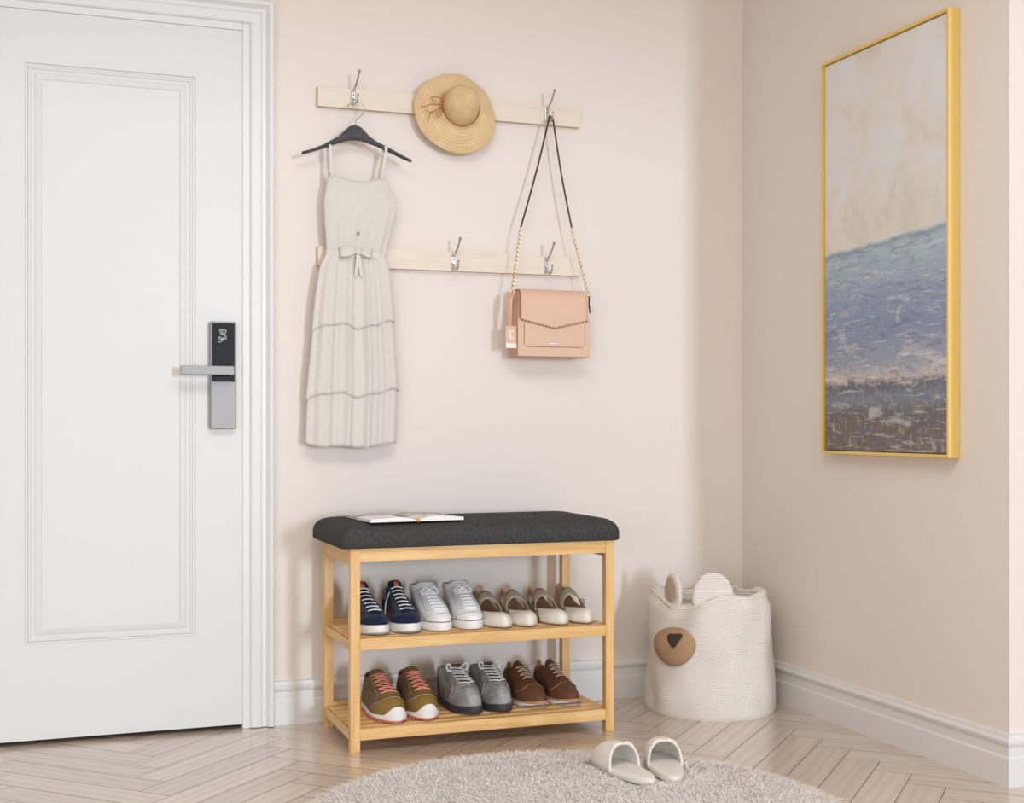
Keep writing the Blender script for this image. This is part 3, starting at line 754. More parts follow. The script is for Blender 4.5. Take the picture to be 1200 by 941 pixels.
for d, z_ in prof_c:
    ring = []
    for x, y in basep:
        sx_ = max(.0, 1-d/hx_); sy_ = max(0.02, 1-d/hy_)
        px_, py_ = cx_+x*sx_, cy_+y*sy_
        zz = z_-.006*math.exp(-((px_+.839)**2+(py_+.215)**2)/.0005)-.006*math.exp(-((px_+1.295)**2+(py_+.215)**2)/.0005)
        ring.append((px_, py_, zz))
    rings.append(ring)
cm.loft(rings); cu = obj('seat_cushion', cm, M['cushion'], bn, angle=60)
obj('tuft_button', MB().lathe([(.0001, .004), (.006, .003), (.009, 0), (.009, -.003)][::-1], (-.839, -.215, RT+.0665), 16), plain('button_dark', (40, 40, 42), .9), cu)

# ------------------------------------------------------------------ open magazine on the seat
CT = RT+.069
mg = empty('magazine', (-1.27, -.30, CT), label='open illustrated magazine lying on the left of the charcoal bench seat', cat='magazine')
m = NT('printed_page'); v_ = m.coords()
blot = m.ramp(m.noise(v_, 14, 4, .6, .8), [(.24, (0, 0, 0, 1)), (.34, (1, 1, 1, 1))])
cc = m.ramp(m.noise(v_, 22, 3), [(.35, srgb(126, 116, 106)), (.48, srgb(190, 172, 166)), (.62, srgb(214, 212, 216))])
sx = m.n('ShaderNodeSeparateXYZ'); m.l(v_, sx.inputs[0])
lim = m.ramp(sx.outputs['Y'], [(.0, (0, 0, 0, 1)), (.012, (1, 1, 1, 1))])
m.col(m.mix(m.math('MULTIPLY', m.math('MULTIPLY', blot, lim), .9), srgb(240, 240, 240), cc)); M['page'] = m.pr(.5, 0, .3)
M['paper'] = plain('page_edge', (236, 236, 236), .7)
a_m = math.radians(4)
def mpt(u, v, z):   # u across the spread, v from front to back
    x, y = u, v; return (-1.272+x*math.cos(a_m)-y*math.sin(a_m), -.300+x*math.sin(a_m)+y*math.cos(a_m), z)
for sgn, nm in ((-1, 'left_page'), (1, 'right_page')):
    mb = MB(); rows = []; rows2 = []
    for i in range(13):
        u = i/12; zc = .0125*(math.sin(min(1, u*2.2)*PI/2))*(1-.6*u)+.003
        rows.append([mpt(sgn*.137*u+.0, v, CT+zc+.0015*(v < -.1)) for v in (-.112, -.06, 0, .06, .112)])
        rows2.append([mpt(sgn*.137*u+.0, v, CT+.001) for v in (-.112, -.06, 0, .06, .112)])
    mb.grid(rows); mb.grid(rows2)
    mb.grid([[r[0] for r in rows], [r[0] for r in rows2]]); mb.grid([[r[-1] for r in rows], [r[-1] for r in rows2]]); mb.grid([rows[-1], rows2[-1]])
    obj('page_block', mb, M['page'], mg, weld=True, angle=50)
ink = plain('ink', (60, 60, 64), .8)
for k, (u, v, w_) in enumerate([(.020, -.085, .016), (.020, -.06, .022), (-.03, -.088, .012), (-.05, -.075, .015), (.045, -.03, .02)]):
    obj('printed_line', MB().add([mpt(u, v, CT+.0150), mpt(u+w_, v, CT+.0150), mpt(u+w_, v+.006, CT+.0150), mpt(u, v+.006, CT+.0150)], [(0, 1, 2, 3)]), ink, mg, smooth=False)
c_ = mpt(0.0, -.114, CT+.004)
obj('gold_clip', MB().lathe([(.0001, -.004), (.005, -.0025), (.006, 0), (.005, .0025), (.0001, .004)], c_, 12, axis='-y'), plain('amber_gold', (226, 160, 40), .35, .6), mg)
obj('ribbon', MB().tube([mpt(0, .10, CT+.005), mpt(0, 0, CT+.0055), mpt(.001, -.108, CT+.005)], .0012, 6), plain('black_ribbon', (30, 30, 30), .6), mg)

# ------------------------------------------------------------------ shoes
class Last:
    """parametric shoe surface; toe at +x, heel at -x, y lateral, z up"""
    def __init__(s, L=.27, w_heel=.031, w_ball=.046, w_toe=.040, z0=.022, spring=.006, col=(-.085, .045, .033, .130, 0), toe_h=.045, asym=.006, side=1,
                 colz=None, bulge=.004, k1=1.25, vamp=.05, vdrop=.03, p=.85, lean=0):
        s.__dict__.update(locals())
    def half(s, x):
        t = x/s.L+.5
        pts = [(0, s.w_heel), (.15, s.w_heel*1.03), (.38, s.w_heel*.98), (.55, (s.w_heel+s.w_ball)/2*1.02), (.72, s.w_ball), (.85, s.w_ball*.97), (1, s.w_toe)]
        for (a, b), (c, d) in zip(pts, pts[1:]):
            if a <= t <= c: u = (t-a)/(c-a); u = u*u*(3-2*u); return b+(d-b)*u
        return pts[-1][1] if t > 1 else pts[0][1]
    def z0f(s, x):
        t = max(0, (x/s.L-.22)/.28); return s.z0+s.spring*t*t
    def out(s, th, off=0):
        c, n = math.cos(th), math.sin(th); p = s.p
        x = (s.L/2)*math.copysign(abs(c)**p, c); w = s.half(x)
        y = w*math.copysign(abs(n)**p, n)
        y += s.side*s.asym*math.sin(PI*min(1, max(0, x/s.L+.5)))*0+s.side*s.asym*(max(0, x/s.L))*2*1.0
        if off:
            l = math.hypot(c, n); x += off*c/l; y += off*n/l
        return x, y
    def P(s, th, u):
        x, y = s.out(th); z = s.z0f(x)
        xc, a, b, zc, tilt = s.col
        kx, ky = xc+a*math.cos(th), b*math.sin(th)
        kz = s.colz(th) if s.colz else zc+tilt*math.cos(th)
        wf = max(0, math.cos(th))**1.5; wh = max(0, -math.cos(th))
        S0 = Vector((x, y, z)); K = Vector((kx, ky, kz)); o = Vector((math.cos(th), math.sin(th), 0))
        up = s.toe_h*s.k1*wf+(1-wf)*(kz-z)*.45
        P1 = S0+Vector((0, 0, up))+o*s.bulge*(1-.3*wf)
        P2 = K+Vector((s.vamp*wf, 0, -s.vdrop*wf))+Vector((0, 0, -(1-wf)*(kz-z)*.35))+o*(.004*(1-wf))
        q = 1-u
        return S0*q**3+P1*3*q*q*u+P2*3*q*u*u+K*u**3
    def N(s, th, u):
        e = 1e-3; a = s.P(th+e, u)-s.P(th-e, u); b = s.P(th, min(1, u+e))-s.P(th, max(0, u-e))
        n = a.cross(b)
        if n.length < 1e-12: return Vector((0, 0, 1))
        n.normalize(); o = Vector((math.cos(th), math.sin(th), .3))
        return n if n.dot(o) > 0 else -n
    def O(s, th, u, off=0): return s.P(th, u)+s.N(th, u)*off
    def th_y(s, u, y):
        lo, hi = 0, PI*.6
        for _ in range(30):
            m_ = (lo+hi)/2
            if abs(s.P(m_, u).y-s.P(0, u).y) < abs(y): lo = m_
            else: hi = m_
        return lo if y > 0 else -lo
    def patch(s, t0, t1, u0, u1, off, nt=24, nu=12, thick=.001):
        f = lambda v, x: v(x) if callable(v) else v
        mb = MB()
        rows = []
        for j in range(nu+1):
            row = []
            for i in range(nt+1):
                a = i/nt; th = t0+(t1-t0)*a; ua, ub = f(u0, a), f(u1, a); row.append(s.O(th, ua+(ub-ua)*j/nu, off))
            rows.append(row)
        mb.grid(rows); return mb
    def shell(s, inner=.0035, n=64, nu=20, depth=.3):
        mb = MB(); T = [2*PI*k/n for k in range(n)]
        rows = [[s.P(t, j/nu) for t in T] for j in range(nu+1)]
        mb.grid(rows, closed=True)
        rim = [[s.P(t, 1)+Vector((0, 0, .0015)) -Vector((math.cos(t), math.sin(t), 0))*inner*.5 for t in T]]
        mb.grid([rows[-1], rim[0]], closed=True); return mb
    def lining(s, inner=.0035, n=64, depth=.25, floor_z=None):
        mb = MB(); T = [2*PI*k/n for k in range(n)]; rows = []
        rows.append([s.P(t, 1)+Vector((0, 0, .0015))-Vector((math.cos(t), math.sin(t), 0))*inner*.5 for t in T])
        for j in range(11):
            u = 1-(1-depth)*j/10; rows.append([s.P(t, u)-s.N(t, u)*inner for t in T])
        mb.grid(rows, closed=True); n0 = len(mb.v)-n; mb.f.append(tuple(range(n0, n0+n))); mb.m.append(0)
        return mb
    def sole(s, zb=0, off=.003, n=72, top=None, bot_in=.002, z_of=None, round_=.002, zbf=None):
        T = [2*PI*k/n for k in range(n)]; rows = []
        zt = top or (lambda x: s.z0f(x)+.0015)
        bf = zbf or (lambda x: zb+(s.spring*.8*max(0, (x/s.L-.25)/.25)**2 if zb == 0 else 0))
        def ring(o, z): return [(*s.out(t, o), z(s.out(t, o)[0])) for t in T]
        rows = [ring(off-bot_in-.002, lambda x: bf(x)), ring(off-bot_in*.3, lambda x: bf(x)+round_), ring(off, lambda x: bf(x)+round_*2.2), ring(off, lambda x: zt(x)-round_), ring(off-.0012, lambda x: zt(x)), ring(-.004, lambda x: zt(x))]
        mb = MB(); mb.loft(rows); return mb
    def lace(s, pts, r, off, n=8):
        """pts: (u, y) pairs on the vamp; smooth tube over the surface"""
        path = []
        for (ua, ya), (ub, yb) in zip(pts, pts[1:]):
            for k in range(n):
                a = k/n; u = ua+(ub-ua)*a; y = ya+(yb-ya)*a
                lift = off+.0012*math.sin(PI*a)
                path.append(s.O(s.th_y(u, y) if abs(y) > 1e-4 else 0, u, lift))
        u, y = pts[-1]; path.append(s.O(s.th_y(u, y), u, off)); return MB().tube(path, r, 6, flat=.75)
    def tongue(s, u0, hw, ext, off=-.0005, curl=0, thick=.003, peak=False):
        mb = MB(); rows = []; nu = 12; nt = 8
        d = (s.P(0, 1)-s.P(0, .93)).normalized(); K = s.P(0, 1)
        for j in range(nu+1):
            a = j/nu; row = []
            for i in range(nt+1):
                b = -1+2*i/nt
                if a < .5:
                    u = u0+(1-u0)*a*2; p_ = s.O(s.th_y(u, hw*b) if abs(b) > 1e-3 else 0, u, off)
                else:
                    e = (a-.5)*2; base = s.O(s.th_y(1, hw*b) if abs(b) > 1e-3 else 0, 1, off)
                    ww = (1-.75*e**2) if peak else (1-.25*e**4)
                    p_ = Vector((base.x, base.y*ww, base.z))+d*(ext*e*(1-.12*b*b*(1 if not peak else 0)))+Vector((curl*e*e, 0, 0))
                row.append(p_)
            rows.append(row)
        mb.grid(rows); return mb

def toe_tread(s, off, z_, h_):
    tr = MB(); rows = []
    for k in range(21):
        t = -.95+1.9*k/20; hh = math.sin(PI*k/20)**.5; a_, b_ = s.out(t, off)
        zb = s.spring*.8*max(0, (a_/s.L-.25)/.25)**2; rows.append([(a_, b_, zb+z_), (a_, b_, zb+z_+h_*hh)])
    return tr.grid(rows)
def sh(name, label, x, y, z, rz, group=None):
    # toe (+x local) turned towards the room (-Y)
    o = empty(name, (x, y, z), -PI/2+math.radians(rz), label=label, cat='shoe')
    if group: o['group'] = group
    return o
def part(name, mb, mat, root, **k): return obj(name, mb, mat, root, world=False, **k)
def rubber(n_, c, r=.6): return plain(n_, c, r, 0, .3, .1, 500)

# --- high top sneakers (navy pair, white pair)
navyM = dict(up=fabric('charcoal_canvas', (40, 50, 60), (66, 78, 88), 900, .3), toe=fabric('navy_suede', (18, 28, 56), (32, 44, 78), 700, .3), ton=fabric('navy_tongue', (16, 26, 52), (30, 42, 74), 700, .3),
             sole=rubber('white_rubber', (236, 235, 234)), lace=plain('white_lace', (240, 240, 238), .9), lin=plain('blue_lining', (38, 58, 104), .9), heel=fabric('grey_felt', (120, 120, 126), (150, 150, 156), 900, .3), red=plain('red_thread', (190, 34, 60), .8), tread=rubber('grey_tread', (150, 152, 154)))
whiteM = dict(up=fabric('white_canvas', (226, 226, 228), (240, 240, 242), 900, .4), sole=rubber('white_rubber_b', (240, 240, 240)), line=plain('maroon_line', (112, 34, 42), .7), lace=plain('white_lace_b', (244, 244, 245), .9), lin=plain('white_lining', (226, 229, 233), .95), dark=plain('black_piping', (50, 44, 48), .8))
def navy(x, rz, side, label):
    r = sh('high_top_sneaker', label, x, -.262, SHELF[0]+.0005, rz, 'navy high tops')
    s = Last(L=.262, w_heel=.033, w_ball=.045, w_toe=.040, z0=.024, spring=.004, col=(-.074, .034, .0265, .115, .006), toe_h=.026, side=side, k1=1.15, vamp=.022, vdrop=.040, bulge=.003,
             colz=lambda t: .104+.008*math.cos(t))
    part('upper', s.shell(), navyM['up'], r); part('lining', s.lining(depth=.3), navyM['lin'], r)
    part('toe_box', s.patch(-1.15, 1.15, 0, lambda a: .30-.22*abs(2*a-1)**2, .0012), navyM['toe'], r, solid=.0015)
    part('quarter', s.patch(.55, 2.2, lambda a: .30, lambda a: .97, .001), navyM['toe'], r, solid=.001)
    part('quarter', s.patch(-2.2, -.8, lambda a: .30, lambda a: .97, .001), navyM['toe'], r, solid=.001)
    part('heel_patch', s.patch(PI-.85, PI+.85, .50, 1.0, .0016), navyM['heel'], r, solid=.0015)
    part('ankle_panel', s.patch(-2.35, -1.2, .62, lambda a: 1.0, .0022), navyM['heel'], r, solid=.001)
    for sg in (1, -1):
        part('eyestay', s.patch(sg*.42, sg*.85, .34, 1.0, .0026, 8, 16), navyM['up'], r, solid=.001)
    tg_ = part('tongue', s.tongue(.34, .020, .022), navyM['ton'], r, solid=.004)
    K = s.P(0, 1); d = (s.P(0, 1)-s.P(0, .93)).normalized(); n_ = Vector((d.z, 0, -d.x)).normalized()
    lb = MB(); q = []
    for e in (-.002, .021):
        for b in (-.0065, .0065): q.append(K+d*e+n_*.0032+Vector((0, b, 0)))
    lb.add(q, [(0, 1, 3, 2)]); part('leather_label', lb, plain('cognac_leather', (182, 96, 58), .6), tg_, solid=.002)
    so = part('sole', s.sole(off=.0035), navyM['sole'], r)
    part('tread', toe_tread(s, .0042, .0005, .006), navyM['tread'], so, solid=.001)
    U = [.38+.56*k/6 for k in range(7)]
    for k, u in enumerate(U):
        w_ = .0165-.0035*k/6
        part('lace', s.lace([(u+.035*(1-t*t), t*w_) for t in (-1, -.7, -.35, 0, .35, .7, 1)], .0023, .0052, n=3), navyM['lace'], r)
    if side < 0 or True:
        A = s.O(-.75, .86, .004); B = s.O(-1.35, .05, .010)
        part('lace_end', MB().tube(smooth_path([A, A.lerp(B, .45)+Vector((0, -.006, 0)), B], 6), .0016, 6), navyM['lace'], r)
        part('red_stitch', MB().tube([s.O(-t, u, .003) for t, u in [(1.30, .28), (1.25, .20), (1.2, .10), (1.2, .04)]], .0009, 5), navyM['red'], r)
    return r
def white(x, rz, side, label):
    r = sh('high_top_sneaker', label, x, -.255, SHELF[0]+.0005, rz, 'white high tops')
    s = Last(L=.255, w_heel=.033, w_ball=.045, w_toe=.041, z0=.026, spring=.002, col=(-.062, .040, .035, .112, .0), toe_h=.026, side=side, k1=1.2, vamp=.026, vdrop=.040, bulge=.003,
             colz=lambda t: .112+.002*math.cos(t))
    part('upper', s.shell(), whiteM['up'], r); part('lining', s.lining(depth=.3), whiteM['lin'], r)
    part('toe_cap', s.patch(-1.0, 1.0, 0, lambda a: .24-.18*abs(2*a-1)**2, .0012), whiteM['sole'], r, solid=.0015)
    part('ankle_collar', s.patch(0, 2*PI, .80, 1.0, .0022, 48, 8), whiteM['lin'], r, solid=.003)
    for sg in (1, -1):
        part('eyestay', s.patch(sg*.36, sg*.80, .30, .86, .002, 8, 16), whiteM['up'], r, solid=.0012)
        part('heel_stripe', s.patch(PI-.16, PI+.16, .0, .9, .002, 4, 10), whiteM['dark'], r, solid=.001) if sg == 1 else None
    part('tongue', s.tongue(.30, .027, .009), whiteM['lin'], r, solid=.007)
    part('sole', s.sole(off=.004), whiteM['sole'], r)
    ln = [Vector((*s.out(t, .0042), s.z0f(s.out(t)[0])-.0006)) for t in [2*PI*k/72 for k in range(72)]]
    part('piping', MB().tube(ln, .0011, 5, closed=True), whiteM['line'], r)
    for k in range(7):
        u = .33+.50*k/6; w_ = .0165-.003*k/6
        part('lace', s.lace([(u+.022*(1-t*t), t*w_) for t in (-1, -.6, 0, .6, 1)], .0024, .0040, n=4), whiteM['lace'], r)
        for sg in (1, -1):
            c_ = s.O(s.th_y(u, sg*(w_+.003)), u, .003); part('eyelet', MB().tube([c_, c_+Vector((0, 0, .0008))], .0018, 8), M['chrome'], r)
    # bow
    T = s.O(0, .88, .006)
    for sg in (1, -1):
        part('lace_loop', MB().tube(smooth_path([T, T+Vector((.008, sg*.014, .004)), T+Vector((.014, sg*.026, -.008)), T+Vector((.012, sg*.018, -.012)), T], 5), .0018, 6), whiteM['lace'], r)
    return r
navy(-1.374, 1, 1, 'navy high top sneaker with white laces, leftmost on the middle shelf')
navy(-1.274, 1, -1, 'navy high top sneaker second from the left on the middle shelf, beside the white ones')
white(-1.186, 0, 1, 'white canvas high top sneaker standing next to the navy sneaker')
white(-1.084, 0, -1, 'white canvas high top sneaker standing next to the cream flats')

# --- strapped ballet flats, four
cream = plain('cream_nappa', (236, 230, 220), .45, 0, .4); glit = plain('champagne_glitter', (200, 184, 164), .5, .25, .5, .6, 1500, .22); insole = plain('cocoa_insole', (150, 108, 84), .8); flin = plain('tan_lining', (206, 174, 148), .8)
def flat_shoe(x, rz, side, label, outer):
    r = sh('ballet_flat', label, x, -.268, SHELF[0]+.0005, rz, 'cream ballet flats')
    def cz(t):
        c = math.cos(t)
        return .034+.056*max(0, -c)**1.7+.006*max(0, c)
    s = Last(L=.250, w_heel=.029, w_ball=.043, w_toe=.033, z0=.003, spring=.001, col=(-.024, .096, .031, .05, 0), toe_h=.036, side=side, k1=1.25, vamp=.016, vdrop=-.001, bulge=.004, colz=cz, p=.9)
    part('upper', s.shell(inner=.003), glit, r); part('lining', s.lining(inner=.0025, depth=.12), flin, r)
    part('insole', MB().loft([[(*s.out(t, -.004), .0125) for t in [2*PI*k/40 for k in range(40)]], [(*s.out(t, -.005), .0135) for t in [2*PI*k/40 for k in range(40)]]]), insole, r)
    part('toe_cap', s.patch(-1.22, 1.22, -.0, 1.0, .0008, 40, 14), cream, r, solid=.0012)
    part('sole', s.sole(off=-.003, round_=.001, top=lambda x_: .004), plain('tan_sole', (176, 140, 112), .7), r)
    # strap: a broad band arching over the instep
    mb = MB(); rows = []
    for i in range(21):
        a = PI*i/20; y_ = -.035*math.cos(a); z_ = .030+.048*math.sin(a)**1.0
        row = []
        for v in (-1, -.5, 0, .5, 1):
            row.append((-.006+v*.0145-.026*math.sin(a), y_, z_+v*(-.010)*math.sin(a)+.0))
        rows.append(row)
    mb.grid(rows); part('strap', mb, glit, r, solid=.0022)
    bk = MB(); yb = outer*.036
    bk.tube([(-.012+.012*math.cos(q), yb+outer*.001*0, .044+.010*math.sin(q)) for q in [2*PI*k/14 for k in range(14)]], .0014, 6, closed=True)
    part('buckle', bk, plain('dark_buckle', (70, 56, 44), .35, .7), r)
    return r
for x, sd, ou, lb in ((-1.002, 1, -1, 'cream ballet flat with glittery strap, standing next to the white high top'), (-.916, -1, 1, 'cream ballet flat with glittery strap, second of the four counted from the white high top'),
                      (-.826, 1, -1, 'cream ballet flat with glittery strap, third of the four counted from the white high top'), (-.737, -1, 1, 'cream ballet flat with glittery strap, rightmost on the middle shelf')):
    flat_shoe(x, 0, sd, lb, ou)

# --- olive trainers
olM = dict(up=plain('olive_suede', (122, 100, 58), .85, 0, .2, .3, 900, .12), mesh=plain('brown_mesh', (122, 104, 82), .9, 0, .2, .6, 1400, .2), toe=plain('mustard_leather', (140, 114, 56), .6, 0, .35, .15, 700, .06),
           sole=rubber('white_midsole', (238, 238, 238)), coral=rubber('coral_rubber', (222, 140, 118)), lace=plain('coral_lace', (242, 158, 136), .8), lin=plain('pink_lining', (190, 130, 130), .9), stc=plain('pale_stitch', (206, 196, 170), .8))
def olive(x, y, rz, side, label):
    r = sh('lace_up_trainer', label, x, y, SHELF[1]+.0005, rz, 'olive trainers')
    s = Last(L=.268, w_heel=.036, w_ball=.048, w_toe=.043, z0=.018, spring=.008, col=(-.070, .042, .029, .10, 0), toe_h=.050, side=side, k1=1.0, vamp=.040, vdrop=.028, bulge=.005,
             colz=lambda t: .094+.016*math.cos(t)*(1 if math.cos(t) > 0 else -.6))
    part('upper', s.shell(), olM['mesh'], r); part('lining', s.lining(depth=.35), olM['lin'], r)
    part('toe_panel', s.patch(-1.3, 1.3, 0, lambda a: .36-.20*abs(2*a-1)**2, .0014, 36), olM['toe'], r, solid=.001)
    part('vamp_panel', s.patch(-.75, .75, lambda a: .33-.1*abs(2*a-1)**2, .62, .0010, 24), olM['up'], r, solid=.001)
    part('heel_counter', s.patch(PI-.7, PI+.7, 0, .95, .0016, 20), olM['up'], r, solid=.001)
    sc_ = [s.O(-1.3+2.6*a, .36-.20*abs(2*a-1)**2, .0028) for a in [k/24 for k in range(25)]]
    part('stitching', MB().tube(sc_, .0007, 5), olM['stc'], r)
    for sg in (1, -1):
        part('eyestay', s.patch(sg*.38, sg*.72, .46, 1.0, .0022, 8, 16), olM['up'], r, solid=.0014)
        part('stitching', MB().tube([s.O(sg*.74, .40+.6*k/12, .003) for k in range(13)], .0006, 5), olM['stc'], r)
    part('tongue', s.tongue(.45, .020, .022), olM['up'], r, solid=.005)
    part('midsole', s.sole(zb=.008, off=.0045, top=lambda x_: s.z0f(x_)+.001+.018*max(0, (x_/s.L-.42)/.08)**1.2), olM['sole'], r)
    ou = MB(); n_ = 72
    for k in range(46):
        t = 2*PI*k/46; a_, b_ = s.out(t, .0035); c1, d1 = s.out(t+.085, .0035); a2, b2 = s.out(t, -.006); c2, d2 = s.out(t+.085, -.006)
        zz = .010*max(0, (a_/s.L-.25)/.25)**2*.8
        ou.loft([[(a_, b_, zz), (c1, d1, zz), (c2, d2, zz), (a2, b2, zz)], [(a_, b_, zz+.009), (c1, d1, zz+.009), (c2, d2, zz+.009), (a2, b2, zz+.009)]])
    ou.loft([[(*s.out(2*PI*k/n_, -.004), .002) for k in range(n_)], [(*s.out(2*PI*k/n_, -.004), .008) for k in range(n_)]])
    part('outsole', ou, olM['coral'], r, smooth=False)
    U = [.47, .57, .67, .77, .87, .96]; 
    for k, u in enumerate(U):
        w_ = .021-.004*k/5
        part('lace', s.lace([(u, -w_), (u+.03, 0), (u, w_)], .0019, .0042), olM['lace'], r)
        if k < 5:
            w2 = .021-.004*(k+1)/5
            part('lace', s.lace([(u, w_), (U[k+1], -w2)], .0018, .0048), olM['lace'], r); part('lace', s.lace([(u, -w_), (U[k+1], w2)], .0018, .0056), olM['lace'], r)
    return r
olive(-1.330, -.268, 2, 1, 'olive suede trainer with coral laces, leftmost on the bottom shelf')
olive(-1.226, -.262, 2, -1, 'olive suede trainer with coral laces, beside the grey boots')

# --- grey leather lace-ups
gm = NT('worn_grey_leather'); gv = gm.coords()
gm.col(gm.ramp(gm.noise(gv, 28, 5, .65, .6), [(.3, srgb(122, 122, 124)), (.5, srgb(150, 150, 151)), (.7, srgb(178, 178, 178))])); gm.bump(gm.noise(gv, 60, 4), .25, .002)
grM = dict(up=gm.pr(.42, 0, .5), dk=plain('dark_grey_leather', (92, 92, 94), .5, 0, .4, .3, 120, .15), sole=rubber('black_rubber', (62, 63, 68), .5), lace=plain('silver_lace', (222, 224, 226), .8), lin=plain('grey_lining', (150, 150, 148), .9), st=plain('silver_stitch', (190, 190, 190), .7))
def grey(x, rz, side, label):
    r = sh('lace_up_boot', label, x, -.245, SHELF[1]+.0005, rz, 'grey lace up boots')
    s = Last(L=.262, w_heel=.035, w_ball=.045, w_toe=.042, z0=.020, spring=.006, col=(-.062, .045, .036, .11, 0), toe_h=.050, side=side, k1=1.15, vamp=.040, vdrop=.022, bulge=.006,
             colz=lambda t: .108+.006*math.cos(t))
    part('upper', s.shell(), grM['up'], r); part('lining', s.lining(depth=.4), grM['lin'], r)
    part('heel_panel', s.patch(PI-1.15, PI+1.15, 0, .98, .0016, 30), grM['dk'], r, solid=.001)
    for sg in (1, -1):
        part('stitching', MB().tube([s.O(sg*(1.45-.75*(k/14)**.7), .05+.60*k/14, .0016) for k in range(15)], .0009, 5), grM['st'], r)
        part('eyestay', s.patch(sg*.38, sg*.95, .50, 1.02, .0022, 8, 16), grM['up'], r, solid=.002)
    part('stitching', MB().tube([s.O(-.55+1.1*k/14, .40, .0012) for k in range(15)], .0006, 5), grM['dk'], r)
    part('tongue', s.tongue(.48, .021, .012), grM['dk'], r, solid=.005)
    part('sole', s.sole(off=.004, round_=.003), grM['sole'], r)
    for k in range(6):
        u = .50+.44*k/5; w_ = .021-.002*k/5
        part('lace', s.lace([(u, -w_), (u-.03, 0), (u, w_)], .0028, .0046), grM['lace'], r)
        if k < 5: part('lace', s.lace([(u, w_), (u+.088, -w_)], .0022, .005), grM['lace'], r)
    for sg in (1, -1):
        T = s.O(sg*.45, .97, .006)
        part('lace_loop', MB().tube(smooth_path([T, T+Vector((.006, sg*.003, .006)), T+Vector((.006, sg*.010, .009)), T+Vector((.010, sg*.015, .002)), T+Vector((.014, sg*.012, -.008)), T+Vector((.014, sg*.004, -.008))], 5), .003, 6), grM['lace'], r)
    return r
grey(-1.094, 2, 1, 'grey leather lace up boot with dark sole, beside the olive trainer')
grey(-.993, 2, -1, 'grey leather lace up boot with dark sole, beside the brown shoe')

# --- brown chukkas
brM = dict(up=plain('brown_nubuck', (104, 70, 52), .6, 0, .3, .2, 500, .14), welt=plain('tan_welt', (190, 146, 106), .7), sole=rubber('white_crepe', (228, 228, 228)), tread=rubber('grey_insert', (110, 110, 112)), lace=plain('cream_lace', (214, 190, 160), .8), lin=plain('tan_suede_lining', (196, 158, 108), .9), dk=plain('dark_brown', (62, 42, 34), .7), st=plain('tan_stitch', (186, 140, 92), .8))
def brown(x, rz, side, label):
    r = sh('chukka_shoe', label, x, -.232, SHELF[1]+.0005, rz, 'brown chukka shoes')
    s = Last(L=.262, w_heel=.034, w_ball=.048, w_toe=.037, z0=.016, spring=.006, col=(-.062, .048, .031, .085, 0), toe_h=.036, side=side, k1=1.0, vamp=.038, vdrop=.034, bulge=.005,
             colz=lambda t: .076+.022*max(0, math.cos(t))+.008*max(0, -math.cos(t))**3, p=.9)
    part('upper', s.shell(), brM['up'], r); part('lining', s.lining(depth=.35), brM['lin'], r)
    for sg in (1, -1):
        part('quarter', s.patch(sg*.26, sg*1.15, lambda a: .52-.30*a, 1.03, .0018, 16, 16), brM['up'], r, solid=.0016)
        part('stitching', MB().tube([s.O(sg*(.26+.89*k/12), .52-.30*k/12+.015, .0034) for k in range(13)], .0007, 5), brM['st'], r)
    part('tongue', s.tongue(.5, .020, .026, peak=True), brM['up'], r, solid=.003)
    part('heel_tab', MB().tube(smooth_path([s.O(PI, .93, .002), s.O(PI, 1, .002)+Vector((0, 0, .010)), s.O(PI, 1, -.001)+Vector((.003, 0, .013)), s.O(PI, .96, -.005)], 4), .006, 8, flat=.3, up=(1, 0, 0)), brM['lin'], r)
    part('welt', s.sole(zb=.013, off=.0045, round_=.001), brM['welt'], r)
    part('sole', s.sole(zb=0, off=.0040, top=lambda x_: s.z0f(x_)-.003), brM['sole'], r)
    tr = MB(); rows = []
    for k in range(21):
        t = -.95+1.9*k/20; hh = math.sin(PI*k/20)**.5
        a_, b_ = s.out(t, .0046); zb = s.spring*.8*max(0, (a_/s.L-.25)/.25)**2; rows.append([(a_, b_, zb+.0035), (a_, b_, zb+.0035+.006*hh)])
    tr.grid(rows); part('tread_insert', tr, brM['tread'], r, solid=.001)
    for k in range(4):
        u = .66+.32*k/3; w_ = .0135
        part('lace', s.lace([(u, -w_), (u+.02, 0), (u, w_)], .0014, .0050), brM['lace'], r)
        if k < 3: part('lace', s.lace([(u, w_), (u+.107, -w_)], .0012, .0055), brM['lace'], r); part('lace', s.lace([(u, -w_), (u+.107, w_)], .0012, .006), brM['lace'], r)
    return r
brown(-.886, 2, 1, 'brown nubuck chukka shoe with tan welt, beside the grey boot')
brown(-.780, 6, -1, 'brown nubuck chukka shoe with tan welt, rightmost on the bottom shelf')

